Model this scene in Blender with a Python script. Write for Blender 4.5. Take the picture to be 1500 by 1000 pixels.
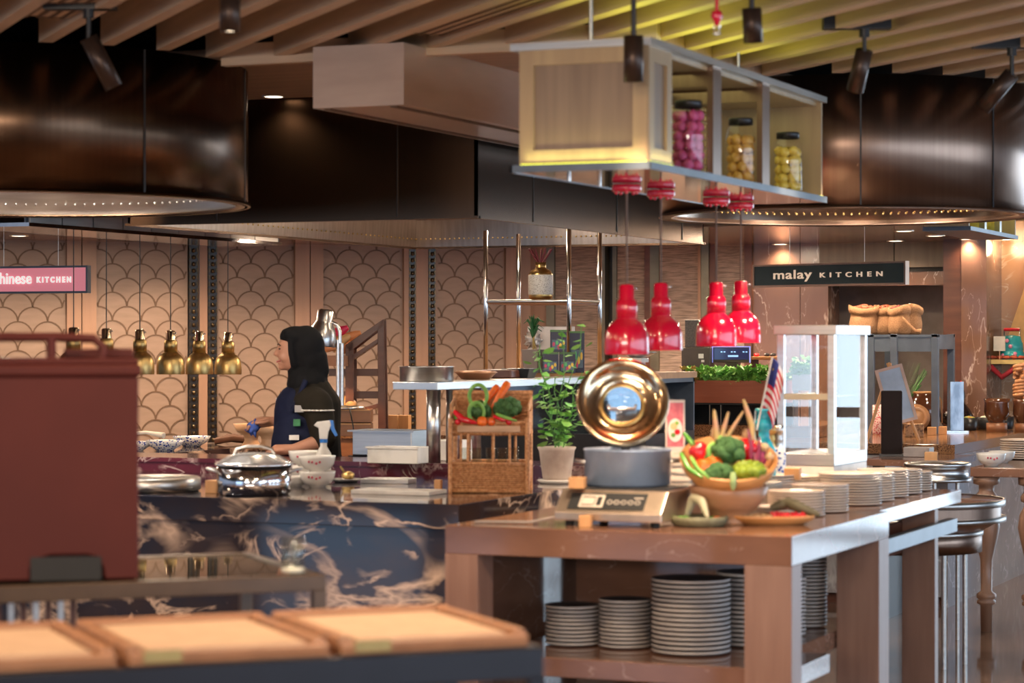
import bpy, bmesh, math, random
from mathutils import Vector, Matrix, noise
R = math.radians; PI = math.pi
for o in list(bpy.data.objects): bpy.data.objects.remove(o)
SC = bpy.context.scene; COL = SC.collection
# ---------------------------------------------------------------- camera, world, daylight, exposure
F = 3541.0; EYE = 1.55; YAW = R(23); CY, SY = math.cos(YAW), math.sin(YAW)
cam = bpy.data.cameras.new('camera'); cam.lens = 85; cam.sensor_width = 36; cam.clip_end = 100
cam.dof.use_dof = True; cam.dof.focus_distance = 14.5; cam.dof.aperture_fstop = 3.0
co = bpy.data.objects.new('camera', cam); COL.objects.link(co)
co.location = (0, 0, EYE); co.rotation_euler = (R(90), 0, YAW); SC.camera = co
SC.view_settings.view_transform = 'Standard'; SC.view_settings.look = 'None'
SC.view_settings.gamma = 1; SC.view_settings.use_curve_mapping = False
SC.view_settings.exposure = 0.22
w = bpy.data.worlds.new('world'); SC.world = w; w.use_nodes = True
w.node_tree.nodes['Background'].inputs[0].default_value = (.62, .74, 1, 1)
w.node_tree.nodes['Background'].inputs[1].default_value = .4

def light(name, kind, loc, energy, color=(1, .78, .55), rot=(0, 0, 0), **kw):
    l = bpy.data.lights.new(name, kind); l.energy = energy; l.color = color
    for k, v in kw.items(): setattr(l, k, v)
    o = bpy.data.objects.new(name, l); COL.objects.link(o); o.location = loc; o.rotation_euler = rot
    return o
# daylight outside the windows of the right-hand wall and of the wall behind
light('daylight_right', 'AREA', (3.6, 6.5, 1.6), 330, (.62, .8, 1), (0, R(90), 0), shape='RECTANGLE', size=2.2, size_y=13)
light('daylight_behind', 'AREA', (-10, -5.6, 1.3), 120, (.45, .68, 1), (R(90), 0, 0), shape='RECTANGLE', size=6, size_y=2.6)
light('front_fill', 'AREA', (-1, -4.6, 2.3), 420, (1, .86, .72), (R(80), 0, 0), shape='RECTANGLE', size=7, size_y=.8)  # warm area lamp added behind the camera as frontal fill
light('daylight_rear', 'AREA', (1.0, 18.9, 1.4), 210, (.66, .84, 1), (R(-90), 0, 0), shape='RECTANGLE', size=4.6, size_y=2.7)
# warm downlights of the dining room ceiling above and behind the camera
for x, y in ((-1.2, 2.2), (-4.4, 3.2), (1.2, 5.2), (-2.4, 5.4), (-5.9, 5.2), (-8.6, 7.0)):
    light('room_downlight', 'AREA', (x, y, 2.72), 62, (1, .72, .47), shape='DISK', size=.35)
def to_room(cx, d): return (cx*CY - d*SY, cx*SY + d*CY)
def P(px, py, d):
    x, y = to_room((px-750)*d/F, d); return Vector((x, y, EYE-(py-500)*d/F))
def onz(px, py, z): return P(px, py, (EYE-z)*F/(py-500))
def onY(px, Y):      # X on the plane Y for an image column; also depth
    t = (px-750)/F; d = Y/(CY+SY*t); return t*d*CY-d*SY, d
def onX(px, X):
    t = (px-750)/F; d = X/(t*CY-SY); return t*d*SY+d*CY, d
def zat(py, d): return EYE-(py-500)*d/F

# ---------------------------------------------------------------- materials
MATS = {}
def nodes(name):
    m = bpy.data.materials.new(name); m.use_nodes = True; nt = m.node_tree
    return m, nt, nt.nodes['Principled BSDF']
def col4(c): return (c[0], c[1], c[2], 1)
def mat(name, c, rough=.5, metal=0, c2=None, scale=(8, 8, 8), lo=.4, hi=.6, bump=0, emit=None, es=0, coat=0, detail=4, spec=None, distort=0):
    if name in MATS: return MATS[name]
    m, nt, b = nodes(name); N = nt.nodes.new; L = nt.links.new
    b.inputs['Base Color'].default_value = col4(c); b.inputs['Roughness'].default_value = rough
    b.inputs['Metallic'].default_value = metal; b.inputs['Coat Weight'].default_value = coat; b.inputs['Coat Roughness'].default_value = .08
    if spec is not None: b.inputs['Specular IOR Level'].default_value = spec
    c2 = c2 or tuple(v*.82 for v in c)
    tc = N('ShaderNodeTexCoord'); mp = N('ShaderNodeMapping'); mp.inputs['Scale'].default_value = scale
    nz = N('ShaderNodeTexNoise'); nz.inputs['Scale'].default_value = 1; nz.inputs['Detail'].default_value = detail; nz.inputs['Distortion'].default_value = distort
    cr = N('ShaderNodeValToRGB'); cr.color_ramp.elements[0].position = lo; cr.color_ramp.elements[1].position = hi
    cr.color_ramp.elements[0].color = col4(c2); cr.color_ramp.elements[1].color = col4(c)
    L(tc.outputs['Object'], mp.inputs[0]); L(mp.outputs[0], nz.inputs[0]); L(nz.outputs[0], cr.inputs[0]); L(cr.outputs[0], b.inputs['Base Color'])
    if bump:
        bp = N('ShaderNodeBump'); bp.inputs['Strength'].default_value = bump; bp.inputs['Distance'].default_value = .01
        L(nz.outputs[0], bp.inputs['Height']); L(bp.outputs[0], b.inputs['Normal'])
    if emit: b.inputs['Emission Color'].default_value = col4(emit); b.inputs['Emission Strength'].default_value = es
    MATS[name] = m; return m
def marble(name, base, base2, vein, rough=.12, vs=2.2, width=.03, dist=3, vamt=1.0, vs2=None, metal=0, vrot=(.4, .3, .6), stretch=(1, 1, 1), blotch=None):
    m, nt, b = nodes(name); N = nt.nodes.new; L = nt.links.new
    tc = N('ShaderNodeTexCoord'); mp = N('ShaderNodeMapping'); mp.inputs['Rotation'].default_value = vrot; mp.inputs['Scale'].default_value = stretch
    L(tc.outputs['Object'], mp.inputs[0])
    n1 = N('ShaderNodeTexNoise'); n1.inputs['Scale'].default_value = 2.5; n1.inputs['Detail'].default_value = 6
    L(mp.outputs[0], n1.inputs[0])
    c1 = N('ShaderNodeValToRGB'); c1.color_ramp.elements[0].position = .35; c1.color_ramp.elements[1].position = .65
    c1.color_ramp.elements[0].color = col4(base2); c1.color_ramp.elements[1].color = col4(base); L(n1.outputs[0], c1.inputs[0])
    def veins(sc, wd, seed):
        mm = N('ShaderNodeMapping'); mm.inputs['Location'].default_value = (seed, seed*2.1, seed*.7); L(mp.outputs[0], mm.inputs[0])
        n = N('ShaderNodeTexNoise'); n.inputs['Scale'].default_value = sc; n.inputs['Detail'].default_value = 5; n.inputs['Distortion'].default_value = dist*.3
        L(mm.outputs[0], n.inputs[0])
        s = N('ShaderNodeMath'); s.operation = 'SUBTRACT'; s.inputs[1].default_value = .5; L(n.outputs[0], s.inputs[0])
        a = N('ShaderNodeMath'); a.operation = 'ABSOLUTE'; L(s.outputs[0], a.inputs[0])
        r = N('ShaderNodeMapRange'); r.inputs[1].default_value = 0; r.inputs[2].default_value = wd; r.inputs[3].default_value = 1; r.inputs[4].default_value = 0
        L(a.outputs[0], r.inputs[0])
        n3 = N('ShaderNodeTexNoise'); n3.inputs['Scale'].default_value = sc*1.3; L(mp.outputs[0], n3.inputs[0])
        r3 = N('ShaderNodeMapRange'); r3.inputs[1].default_value = .45; r3.inputs[2].default_value = .6; L(n3.outputs[0], r3.inputs[0])
        u = N('ShaderNodeMath'); u.operation = 'MULTIPLY'; L(r.outputs[0], u.inputs[0]); L(r3.outputs[0], u.inputs[1]); return u
    v1 = veins(vs, width, 0.3); v2 = veins(vs2 or vs*2.3, width*.8, 5.1)
    mx = N('ShaderNodeMath'); mx.operation = 'MAXIMUM'; L(v1.outputs[0], mx.inputs[0]); L(v2.outputs[0], mx.inputs[1])
    am = N('ShaderNodeMath'); am.operation = 'MULTIPLY'; am.inputs[1].default_value = vamt; L(mx.outputs[0], am.inputs[0])
    mix = N('ShaderNodeMix'); mix.data_type = 'RGBA'; mix.inputs[7].default_value = col4(vein)
    L(am.outputs[0], mix.inputs[0]); L(c1.outputs[0], mix.inputs[6]); L(mix.outputs[2], b.inputs['Base Color'])
    b.inputs['Roughness'].default_value = rough; b.inputs['Metallic'].default_value = metal
    MATS[name] = m; return m
def glass(name, tint=(1, 1, 1), refl=.04, rough=.02, ior=1.45):
    m = bpy.data.materials.new(name); m.use_nodes = True; nt = m.node_tree; nt.nodes.clear(); N = nt.nodes.new; L = nt.links.new
    out = N('ShaderNodeOutputMaterial'); tr = N('ShaderNodeBsdfTransparent'); tr.inputs[0].default_value = col4(tint)
    gl = N('ShaderNodeBsdfGlossy'); gl.inputs[1].default_value = rough; fr = N('ShaderNodeFresnel'); fr.inputs[0].default_value = ior
    ad = N('ShaderNodeMath'); ad.operation = 'MULTIPLY_ADD'; ad.inputs[1].default_value = .6; ad.inputs[2].default_value = refl; ad.use_clamp = True
    mx = N('ShaderNodeMixShader'); ge = N('ShaderNodeNewGeometry'); iv = N('ShaderNodeMath'); iv.operation = 'SUBTRACT'; iv.inputs[0].default_value = 1; L(ge.outputs['Backfacing'], iv.inputs[1])
    fm = N('ShaderNodeMath'); fm.operation = 'MULTIPLY'; L(fr.outputs[0], fm.inputs[0]); L(iv.outputs[0], fm.inputs[1]); L(fm.outputs[0], ad.inputs[0]); L(ad.outputs[0], mx.inputs[0]); L(tr.outputs[0], mx.inputs[1]); L(gl.outputs[0], mx.inputs[2]); L(mx.outputs[0], out.inputs[0])
    MATS[name] = m; return m
def pattern(name, c, c2, scale=40, kind='voronoi', rough=.3, th=.35):
    m, nt, b = nodes(name); N = nt.nodes.new; L = nt.links.new
    tc = N('ShaderNodeTexCoord'); v = N('ShaderNodeTexVoronoi'); v.inputs['Scale'].default_value = scale
    cr = N('ShaderNodeValToRGB'); cr.color_ramp.interpolation = 'CONSTANT'; cr.color_ramp.elements[0].color = col4(c2); cr.color_ramp.elements[1].color = col4(c); cr.color_ramp.elements[1].position = th
    L(tc.outputs['Object'], v.inputs[0]); L(v.outputs['Distance'], cr.inputs[0]); L(cr.outputs[0], b.inputs['Base Color']); b.inputs['Roughness'].default_value = rough
    MATS[name] = m; return m

slatwood = mat('oak_slat', (.62, .45, .31), .45, c2=(.50, .355, .24), scale=(2, 2, 30), lo=.3, hi=.7)
soffitw = mat('soffit_boards', (.40, .245, .16), .38, c2=(.31, .18, .115), scale=(1, 22, 6), lo=.4, hi=.6)
ductw = mat('pale_oak_duct', (.50, .375, .31), .3, c2=(.43, .31, .25), scale=(3, 3, 14), lo=.3, hi=.7)
boxwood = mat('light_oak', (.42, .29, .15), .4, c2=(.34, .225, .12), scale=(22, 22, 1.5), lo=.3, hi=.7)
boxpanel = mat('grey_oak_panel', (.25, .165, .105), .4, c2=(.19, .12, .075), scale=(30, 30, 1.5), lo=.3, hi=.7)
blk = mat('black_void', (.008, .007, .007), .7)
blkmetal = mat('black_metal', (.025, .022, .022), .35, .3)
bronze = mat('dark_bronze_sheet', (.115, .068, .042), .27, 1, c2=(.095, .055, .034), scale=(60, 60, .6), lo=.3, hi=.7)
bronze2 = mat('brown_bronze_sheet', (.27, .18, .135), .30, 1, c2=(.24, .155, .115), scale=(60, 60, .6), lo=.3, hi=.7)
steel = mat('stainless_steel', (.68, .67, .66), .28, 1, c2=(.52, .50, .48), scale=(3, 3, 40), lo=.3, hi=.7)
steelb = mat('brushed_steel', (.55, .53, .5), .32, 1, c2=(.44, .42, .4), scale=(3, 3, 60), lo=.3, hi=.7)
mirror = mat('polished_steel', (.72, .7, .69), .06, 1)
chrome = mat('chrome', (.8, .8, .8), .16, 1)
brass = mat('aged_brass', (.62, .43, .17), .36, 1, c2=(.36, .24, .09), scale=(14, 14, 7), lo=.38, hi=.6)
gold = mat('gold', (.62, .42, .16), .3, 1)
redlamp = mat('red_enamel', (.66, .002, .035), .2, 0, c2=(.6, .002, .03), coat=1)
marbleb = marble('brown_marble', (.215, .105, .066), (.15, .072, .045), (.55, .42, .36), .1, 1.7, .007, .6, .55, vrot=(.9, .5, .6), stretch=(1, 1, 2.2))
marblewall = marble('brown_marble_wall', (.175, .092, .06), (.14, .07, .045), (.55, .42, .34), .2, 1.6, .009, .6, .75, vrot=(.3, .8, .2), stretch=(2.4, 1, .8))
marbled = marble('dark_veined_marble', (.014, .018, .034), (.04, .024, .02), (.62, .45, .34), .06, 1.2, .042, 3.5, .95, vs2=3.4, stretch=(.9, .9, 1.8), vrot=(.15, .75, .2))  # base kept bluish to carry the reflected daylight
marbler = marble('burgundy_marble', (.12, .018, .03), (.07, .012, .02), (.5, .36, .33), .12, 4, .05, 4, .9)
marbleg = marble('grey_veined_marble', (.36, .33, .32), (.28, .26, .26), (.7, .68, .66), .1, 2, .02, 3, .7)
granite = pattern('brown_granite', (.26, .125, .055), (.07, .03, .015), 150, rough=.12, th=.42)
wallpanel = mat('scale_panel', (.25, .17, .127), .55, c2=(.215, .142, .104), scale=(6, 6, 30), lo=.3, hi=.7)
framewood = mat('panel_frame_wood', (.29, .165, .105), .5, c2=(.25, .14, .09), scale=(25, 25, 2), lo=.3, hi=.7)
groove = mat('groove_brown', (.12, .065, .035), .6)
texpanel = mat('ribbed_stone', (.285, .205, .165), .55, c2=(.13, .09, .07), scale=(9, 9, 110), lo=.35, hi=.6, bump=.4)
floorm = marble('polished_floor', (.20, .12, .08), (.155, .092, .062), (.3, .22, .17), .07, 1.2, .01, 3, .4)
greywall = mat('grey_corridor_wall', (.33, .27, .24), .6)
darkwood = mat('dark_wood', (.105, .034, .018), .4, c2=(.07, .021, .011), scale=(3, 3, 25), lo=.3, hi=.7)
midwood = mat('mid_wood', (.28, .115, .048), .42, c2=(.20, .075, .03), scale=(4, 4, 22), lo=.3, hi=.7)
legwood = mat('leg_wood', (.27, .15, .11), .42, c2=(.21, .11, .078), scale=(25, 25, 2), lo=.3, hi=.7)
turnwood = mat('turned_wood', (.30, .165, .105), .35, c2=(.26, .14, .088), scale=(20, 20, 2))
lightwood = mat('pale_block_wood', (.58, .30, .12), .5, c2=(.48, .235, .085), scale=(20, 20, 6), lo=.3, hi=.7)
bowlwood = mat('bowl_wood', (.60, .29, .10), .38, c2=(.45, .19, .06), scale=(6, 6, 30), lo=.35, hi=.65)
palewood = mat('pale_turned_wood', (.55, .33, .19), .45, c2=(.44, .25, .13), scale=(6, 6, 30))
wicker = mat('wicker', (.60, .30, .13), .6, c2=(.40, .17, .06), scale=(90, 90, 90), lo=.4, hi=.6)
white = mat('white_ceramic', (.74, .70, .64), .22, c2=(.71, .67, .61), coat=.3)
plate1 = mat('cream_plate', (.60, .49, .40), .25, c2=(.56, .45, .37))
platerim = mat('brown_glazed_rim', (.13, .07, .05), .3)
plate2 = mat('grey_stoneware', (.50, .46, .44), .35, c2=(.46, .42, .40))
plate2d = mat('charcoal_glaze', (.05, .045, .05), .3)
whiteplas = mat('white_plastic', (.72, .68, .62), .4)
redbox = mat('maroon_plastic', (.065, .011, .008), .55, spec=.2, c2=(.057, .0095, .007), scale=(3, 3, 3))
bluewhite = pattern('blue_white_porcelain', (.62, .62, .62), (.02, .05, .28), 62, rough=.2, th=.38)
tilepat = pattern('blue_tile_pattern', (.6, .6, .6), (.03, .06, .25), 60, rough=.3, th=.4)
redpat = pattern('red_batik_pattern', (.62, .42, .38), (.42, .02, .04), 90, rough=.5, th=.42)
leaf = mat('leaf_green', (.10, .30, .05), .5, c2=(.05, .17, .03), scale=(20, 20, 20))
leafl = mat('leaf_light_green', (.22, .44, .08), .5, c2=(.12, .30, .05), scale=(20, 20, 20))
leafd = mat('leaf_dark_green', (.03, .12, .035), .45)
broc = mat('broccoli_green', (.06, .16, .045), .75, c2=(.03, .09, .02), scale=(150, 150, 150), bump=.6)
brocst = mat('pale_green_stalk', (.35, .48, .2), .6)
greenveg = mat('green_pepper_skin', (.10, .33, .03), .25, coat=.4)
oliveveg = mat('olive_green_skin', (.22, .30, .02), .5, bump=.3)
redveg = mat('red_pepper_skin', (.62, .01, .02), .2, coat=.5)
orangeveg = mat('carrot_orange', (.85, .17, .015), .4, c2=(.75, .12, .01), scale=(10, 10, 60))
tomato = mat('tomato_orange_red', (.80, .13, .02), .22, coat=.4)
purple = mat('beet_purple', (.20, .008, .055), .4)
pinkveg = mat('pink_potato_skin', (.62, .09, .24), .5, c2=(.5, .06, .18), scale=(30, 30, 30))
yelveg = mat('yellow_fruit_skin', (.66, .36, .07), .45, c2=(.56, .27, .05), scale=(30, 30, 30))
lemveg = mat('lemon_yellow_skin', (.78, .56, .10), .4, c2=(.68, .45, .07), scale=(30, 30, 30))
shallot = mat('shallot_skin', (.55, .13, .12), .4)
garlic = mat('ginger_skin', (.60, .40, .22), .5, c2=(.5, .3, .15), scale=(30, 30, 30))
burlap = mat('burlap', (.30, .155, .07), .85, c2=(.22, .105, .045), scale=(160, 160, 160), bump=.4)
stone = mat('grey_green_stone', (.16, .15, .085), .6, c2=(.12, .11, .06), scale=(60, 60, 60))
terra = mat('washed_clay', (.52, .42, .35), .65, c2=(.42, .32, .26), scale=(12, 12, 12))
greypot = mat('beige_grey_ceramic', (.30, .24, .21), .5)
bluegrey = mat('blue_grey_painted_metal', (.10, .12, .15), .35, .4)
cloth = mat('black_cloth', (.006, .0055, .006), .85, spec=.2)
apron = mat('navy_cloth', (.007, .010, .032), .8, spec=.2)
shirt = mat('dark_olive_cloth', (.015, .011, .006), .85, spec=.2)
skin = mat('skin', (.46, .22, .135), .5, c2=(.43, .2, .12))
brown_cloth = mat('brown_cloth', (.12, .045, .02), .85)
gl = glass('clear_glass'); gl2 = glass('table_glass', (.55, .6, .52), .25); glr = glass('display_glass', (.9, .94, .96), .05)
glc = glass('thin_clear_glass', refl=.01, ior=1.3); glr = glass('side_display_glass', (.93, .96, .97), .03, ior=1.5)
acry = glass('acrylic', (.8, .88, .95), .35)
glow = mat('warm_lamp_glow', (1, .8, .55), .5, emit=(1, .66, .36), es=9)
glow2 = mat('downlight_glow', (1, .85, .7), .5, emit=(1, .78, .55), es=5)
led = mat('yellow_green_led', (.8, 1, .1), .5, emit=(.85, .90, .05), es=1.5)

# ---------------------------------------------------------------- mesh builder
class MB:
    def __init__(s): s.v = []; s.f = []; s.m = []; s.sm = []; s.T = Matrix(); s.mi = 0
    def add(s, vs, fs, smooth=False, mi=None):
        n = len(s.v); s.v += [tuple(s.T @ Vector(p)) for p in vs]
        for f in fs: s.f.append([i+n for i in f]); s.m.append(s.mi if mi is None else mi); s.sm.append(smooth)
        return s
    def box(s, x0, x1, y0, y1, z0, z1, mi=None):
        v = [(x, y, z) for z in (z0, z1) for y in (y0, y1) for x in (x0, x1)]
        return s.add(v, [(0, 2, 3, 1), (4, 5, 7, 6), (0, 1, 5, 4), (2, 6, 7, 3), (0, 4, 6, 2), (1, 3, 7, 5)], False, mi)
    def cbox(s, c, d, mi=None): return s.box(c[0]-d[0]/2, c[0]+d[0]/2, c[1]-d[1]/2, c[1]+d[1]/2, c[2]-d[2]/2, c[2]+d[2]/2, mi)
    def lathe(s, prof, c=(0, 0, 0), n=32, mi=None, a0=0, a1=2*PI, smooth=True):
        full = abs(a1-a0-2*PI) < 1e-6; k = n if full else n+1; vs = []; fs = []
        for r, z in prof:
            for i in range(k):
                a = a0+(a1-a0)*i/n; vs.append((c[0]+r*math.cos(a), c[1]+r*math.sin(a), c[2]+z))
        for j in range(len(prof)-1):
            for i in range(n):
                i2 = (i+1) % k; fs.append((j*k+i, j*k+i2, (j+1)*k+i2, (j+1)*k+i))
        return s.add(vs, fs, smooth, mi)
    def cyl(s, c, r, h, n=24, mi=None, r2=None):
        r2 = r if r2 is None else r2; b = min(.002, r*.1)
        s.lathe([(r, 0), (r2, h)], c, n, mi)
        vs = [(c[0]+rr*math.cos(2*PI*i/n), c[1]+rr*math.sin(2*PI*i/n), c[2]+z) for rr, z in ((r, 0), (r2, h)) for i in range(n)]
        return s.add(vs, [tuple(reversed(range(n))), tuple(range(n, 2*n))], False, mi)
    def sph(s, c, r, n=14, mi=None, amp=0, fr=8, seed=0):
        if not hasattr(r, '__len__'): r = (r, r, r)
        vs = []; fs = []; m = max(6, n//2+2)
        for j in range(m+1):
            t = PI*j/m
            for i in range(n):
                a = 2*PI*i/n; d = Vector((math.sin(t)*math.cos(a), math.sin(t)*math.sin(a), math.cos(t)))
                k = 1+amp*noise.noise(d*fr*.3+Vector((seed, seed*1.7, 0))) if amp else 1
                vs.append((c[0]+d.x*r[0]*k, c[1]+d.y*r[1]*k, c[2]+d.z*r[2]*k))
        for j in range(m):
            for i in range(n): fs.append((j*n+i, (j+1)*n+i, (j+1)*n+(i+1) % n, j*n+(i+1) % n))
        return s.add(vs, fs, True, mi)
    def tube(s, pts, r, n=8, mi=None, closed=False):
        pts = [Vector(p) for p in pts]; m = len(pts); rs = r if hasattr(r, '__len__') else [r]*m
        vs = []; up = None
        for i in range(m):
            t = (pts[(i+1) % m]-pts[i-1]) if closed else (pts[min(i+1, m-1)]-pts[max(i-1, 0)])
            t.normalize()
            if up is None: up = t.orthogonal().normalized()
            else: up = (up-t*up.dot(t)); up = up.normalized() if up.length > 1e-6 else t.orthogonal().normalized()
            q = t.cross(up)
            for k in range(n):
                a = 2*PI*k/n; vs.append(tuple(pts[i]+(up*math.cos(a)+q*math.sin(a))*rs[i]))
        fs = [(i*n+k, i*n+(k+1) % n, ((i+1) % m)*n+(k+1) % n, ((i+1) % m)*n+k) for i in range(m if closed else m-1) for k in range(n)]
        s.add(vs, fs, True, mi)
        if not closed:
            s.add(vs[:n], [tuple(reversed(range(n)))], False, mi); s.add(vs[-n:], [tuple(range(n))], False, mi)
        return s
    def prism(s, poly, y0, y1, mi=None):       # poly in x,z extruded along y
        n = len(poly); vs = [(x, y0, z) for x, z in poly]+[(x, y1, z) for x, z in poly]
        fs = [tuple(range(n)), tuple(reversed(range(n, 2*n)))]+[(i, n+i, n+(i+1) % n, (i+1) % n) for i in range(n)]
        return s.add(vs, fs, False, mi)
    def prismz(s, poly, z0, z1, mi=None):
        n = len(poly); vs = [(x, y, z0) for x, y in poly]+[(x, y, z1) for x, y in poly]
        fs = [tuple(reversed(range(n))), tuple(range(n, 2*n))]+[(i, (i+1) % n, n+(i+1) % n, n+i) for i in range(n)]
        return s.add(vs, fs, False, mi)
    def build(s, name, m, parent=None, loc=None, rotz=0, bev=0, label=None, fix=True):
        me = bpy.data.meshes.new(name); me.from_pydata(s.v, [], s.f)
        for x in (m if isinstance(m, (list, tuple)) else [m]): me.materials.append(x)
        me.polygons.foreach_set('material_index', s.m); me.polygons.foreach_set('use_smooth', s.sm)
        if fix:
            b = bmesh.new(); b.from_mesh(me); bmesh.ops.recalc_face_normals(b, faces=b.faces); b.to_mesh(me); b.free()
        me.update(); o = bpy.data.objects.new(name, me); COL.objects.link(o)
        if parent: o.parent = parent
        if loc is not None: o.location = loc
        o.rotation_euler = (0, 0, rotz)
        if bev:
            bm = o.modifiers.new('bevel', 'BEVEL'); bm.width = bev; bm.segments = 2; bm.limit_method = 'ANGLE'; bm.angle_limit = R(40)
        if label: o['label'] = label
        return o
def thing(name, label, cat, loc, rotz=0, group=None):
    o = bpy.data.objects.new(name, None); o.empty_display_size = .1; COL.objects.link(o); o.location = loc; o.rotation_euler = (0, 0, rotz)
    o['label'] = label; o['category'] = cat
    if group: o['group'] = group
    return o
def tag(o, label, cat, group=None, kind=None):
    o['label'] = label; o['category'] = cat
    if group: o['group'] = group
    if kind: o['kind'] = kind
    return o
def struct(name, mb, m, parent=None, label=None, **k):
    o = mb.build(name, m, parent, **k)
    if not parent: o['kind'] = 'structure'
    if label: o['label'] = label
    return o
def dup(r, loc, rotz=None, label=None, group=None, cat=None):
    c = r.copy(); COL.objects.link(c); c.location = loc
    if rotz is not None: c.rotation_euler[2] = rotz
    if label: c['label'] = label
    if group: c['group'] = group
    if cat: c['category'] = cat
    for ch in r.children:
        d = ch.copy(); COL.objects.link(d); d.parent = c
        for g in ch.children:
            e = g.copy(); COL.objects.link(e); e.parent = d
    return c
def box(name, m, x0, x1, y0, y1, z0, z1, **k): return MB().box(x0, x1, y0, y1, z0, z1).build(name, m, **k)
def xf(loc=(0, 0, 0), rx=0, ry=0, rz=0): return Matrix.Translation(loc) @ Matrix.Rotation(rz, 4, 'Z') @ Matrix.Rotation(ry, 4, 'Y') @ Matrix.Rotation(rx, 4, 'X')
def text_mesh(s, size, ext=.002, off=0, space=1.0):
    c = bpy.data.curves.new('t', 'FONT'); c.body = s; c.size = size; c.extrude = ext; c.offset = off; c.space_character = space
    o = bpy.data.objects.new('t', c); COL.objects.link(o); dg = bpy.context.evaluated_depsgraph_get()
    me = bpy.data.meshes.new_from_object(o.evaluated_get(dg)); bpy.data.objects.remove(o); return me
rnd = random.Random(7)
# ================================================================ SETTING
struct('floor', MB().box(-16, 3.2, -5.2, 19.5, -.1, 0), floorm)
struct('ceiling', MB().box(-16, 3.2, -5.2, 19.5, 3.02, 3.1), blk)
# window walls: right of the photo and behind the camera
def window_wall(name, x0, x1, y0, y1, axis, n):
    mb = MB(); mb.box(x0, x1, y0, y1, 0, .25); mb.box(x0, x1, y0, y1, 2.6, 3.02)
    L = (y1-y0) if axis == 'y' else (x1-x0)
    for i in range(n+1):
        c = L*i/n; a, b = max(0, c-.12), min(L, c+.12)
        if axis == 'y': mb.box(x0, x1, y0+a, y0+b, .25, 2.6)
        else: mb.box(x0+a, x0+b, y0, y1, .25, 2.6)
    struct(name, mb, greywall)
window_wall('wall_right', 3.1, 3.3, -5.0, 18, 'y', 12)
window_wall('wall_front', -15, 3.1, -5.2, -5.0, 'x', 8)
mb = MB()
for i in range(6): mb.box(-1.6+i*.93, -1.5+i*.93, 18.6, 18.75, 0, 3.02)
mb.box(-1.6, 3.1, 18.6, 18.75, 2.75, 3.02); mb.box(-1.6, 3.1, 18.62, 18.7, .95, 1.03)
struct('wall_rear_right', mb, greywall)
# back-left wall plane W, turned 45 degrees to the counters
WP = Vector((-8.73, 14.98)); WN = Vector((-.70711, .70711)); WD = Vector((.70711, .70711)); WC = WN.dot(WP)
def onW(px):
    t = (px-750)/F; ray = Vector((t*CY-SY, t*SY+CY)); d = WC/WN.dot(ray); return (ray*d-WP).dot(WD), d
wl = (WP.x, WP.y, 0)
LOWC = 2.25
struct('wall_back', MB().box(onW(-900)[0], onW(792)[0], .05, .2, 0, 3.02), framewood, loc=wl, rotz=R(45))
YW = 16.8
def ys(mb, p0, p1, z0, z1, ya=YW, yb=YW+.1, mi=None): mb.box(onY(p0, ya)[0], onY(p1, ya)[0], ya, yb, z0, z1, mi)
def zy(py, px, Y): return zat(py, onY(px, Y)[1])
# doors of the back wall: scale-patterned panels
def scallop(mb, s0, s1, z0, z1, sc, ztop, r=.103, rv=.0998, wd=.0105, mi=1):
    k0 = int((ztop-z1)/rv)-2; k1 = int((ztop-z0)/rv)+2; q = 12
    for k in range(k0, k1):
        zt = ztop-k*rv; off = r if k % 2 else 0
        i0 = int((s0-sc)/(2*r))-2; i1 = int((s1-sc)/(2*r))+2
        for i in range(i0, i1+1):
            cx = sc+off+i*2*r; cz = zt-rv
            for j in range(q):
                pts = []
                for a in (PI*j/q, PI*(j+1)/q):
                    for rr in (r-wd*.5, r+wd*.5): pts.append((cx+rr*math.cos(a), cz+rr*(rv/r)*math.sin(a)))
                if min(p[0] for p in pts) < s0 or max(p[0] for p in pts) > s1 or min(p[1] for p in pts) < z0 or max(p[1] for p in pts) > z1: continue
                (a1, b1), (a2, b2), (a3, b3), (a4, b4) = pts
                v = [(a1, -.004, b1), (a2, -.004, b2), (a4, -.004, b4), (a3, -.004, b3), (a1, 0, b1), (a2, 0, b2), (a4, 0, b4), (a3, 0, b3)]
                mb.add(v, [(0, 1, 2, 3), (0, 4, 5, 1), (1, 5, 6, 2), (2, 6, 7, 3), (3, 7, 4, 0)], False, mi)
dn = 0
for a, b, c, row in ((-130, 97, 48, 0), (140, 275, 186, 0), (318, 431, 388, .3), (472, 590, 512, .3), (637, 739, 666, .2)):
    dn += 1; s0, s1, sc = onW(a)[0], onW(b)[0], onW(c)[0]; dd = onW(c)[1]
    mb = MB().box(s0, s1, 0, .05, 0, LOWC, 0)
    scallop(mb, s0, s1, .05, LOWC, sc, zat(365.5+row, dd))
    struct('door_%d' % dn, mb, [wallpanel, groove], loc=wl, rotz=R(45))
tr = 0
for a, b, dp in ((97, 118, -.03), (119.5, 140, -.03), (431, 452, -.03), (453.5, 472, -.03), (290, 303, -.02), (608, 626, -.02), (590, 597, -.03), (739, 762, -.03)):
    tr += 1
    struct('trim_%d' % tr, MB().box(onW(a)[0], onW(b)[0], dp, .05, 0, LOWC), framewood, loc=wl, rotz=R(45))
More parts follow.
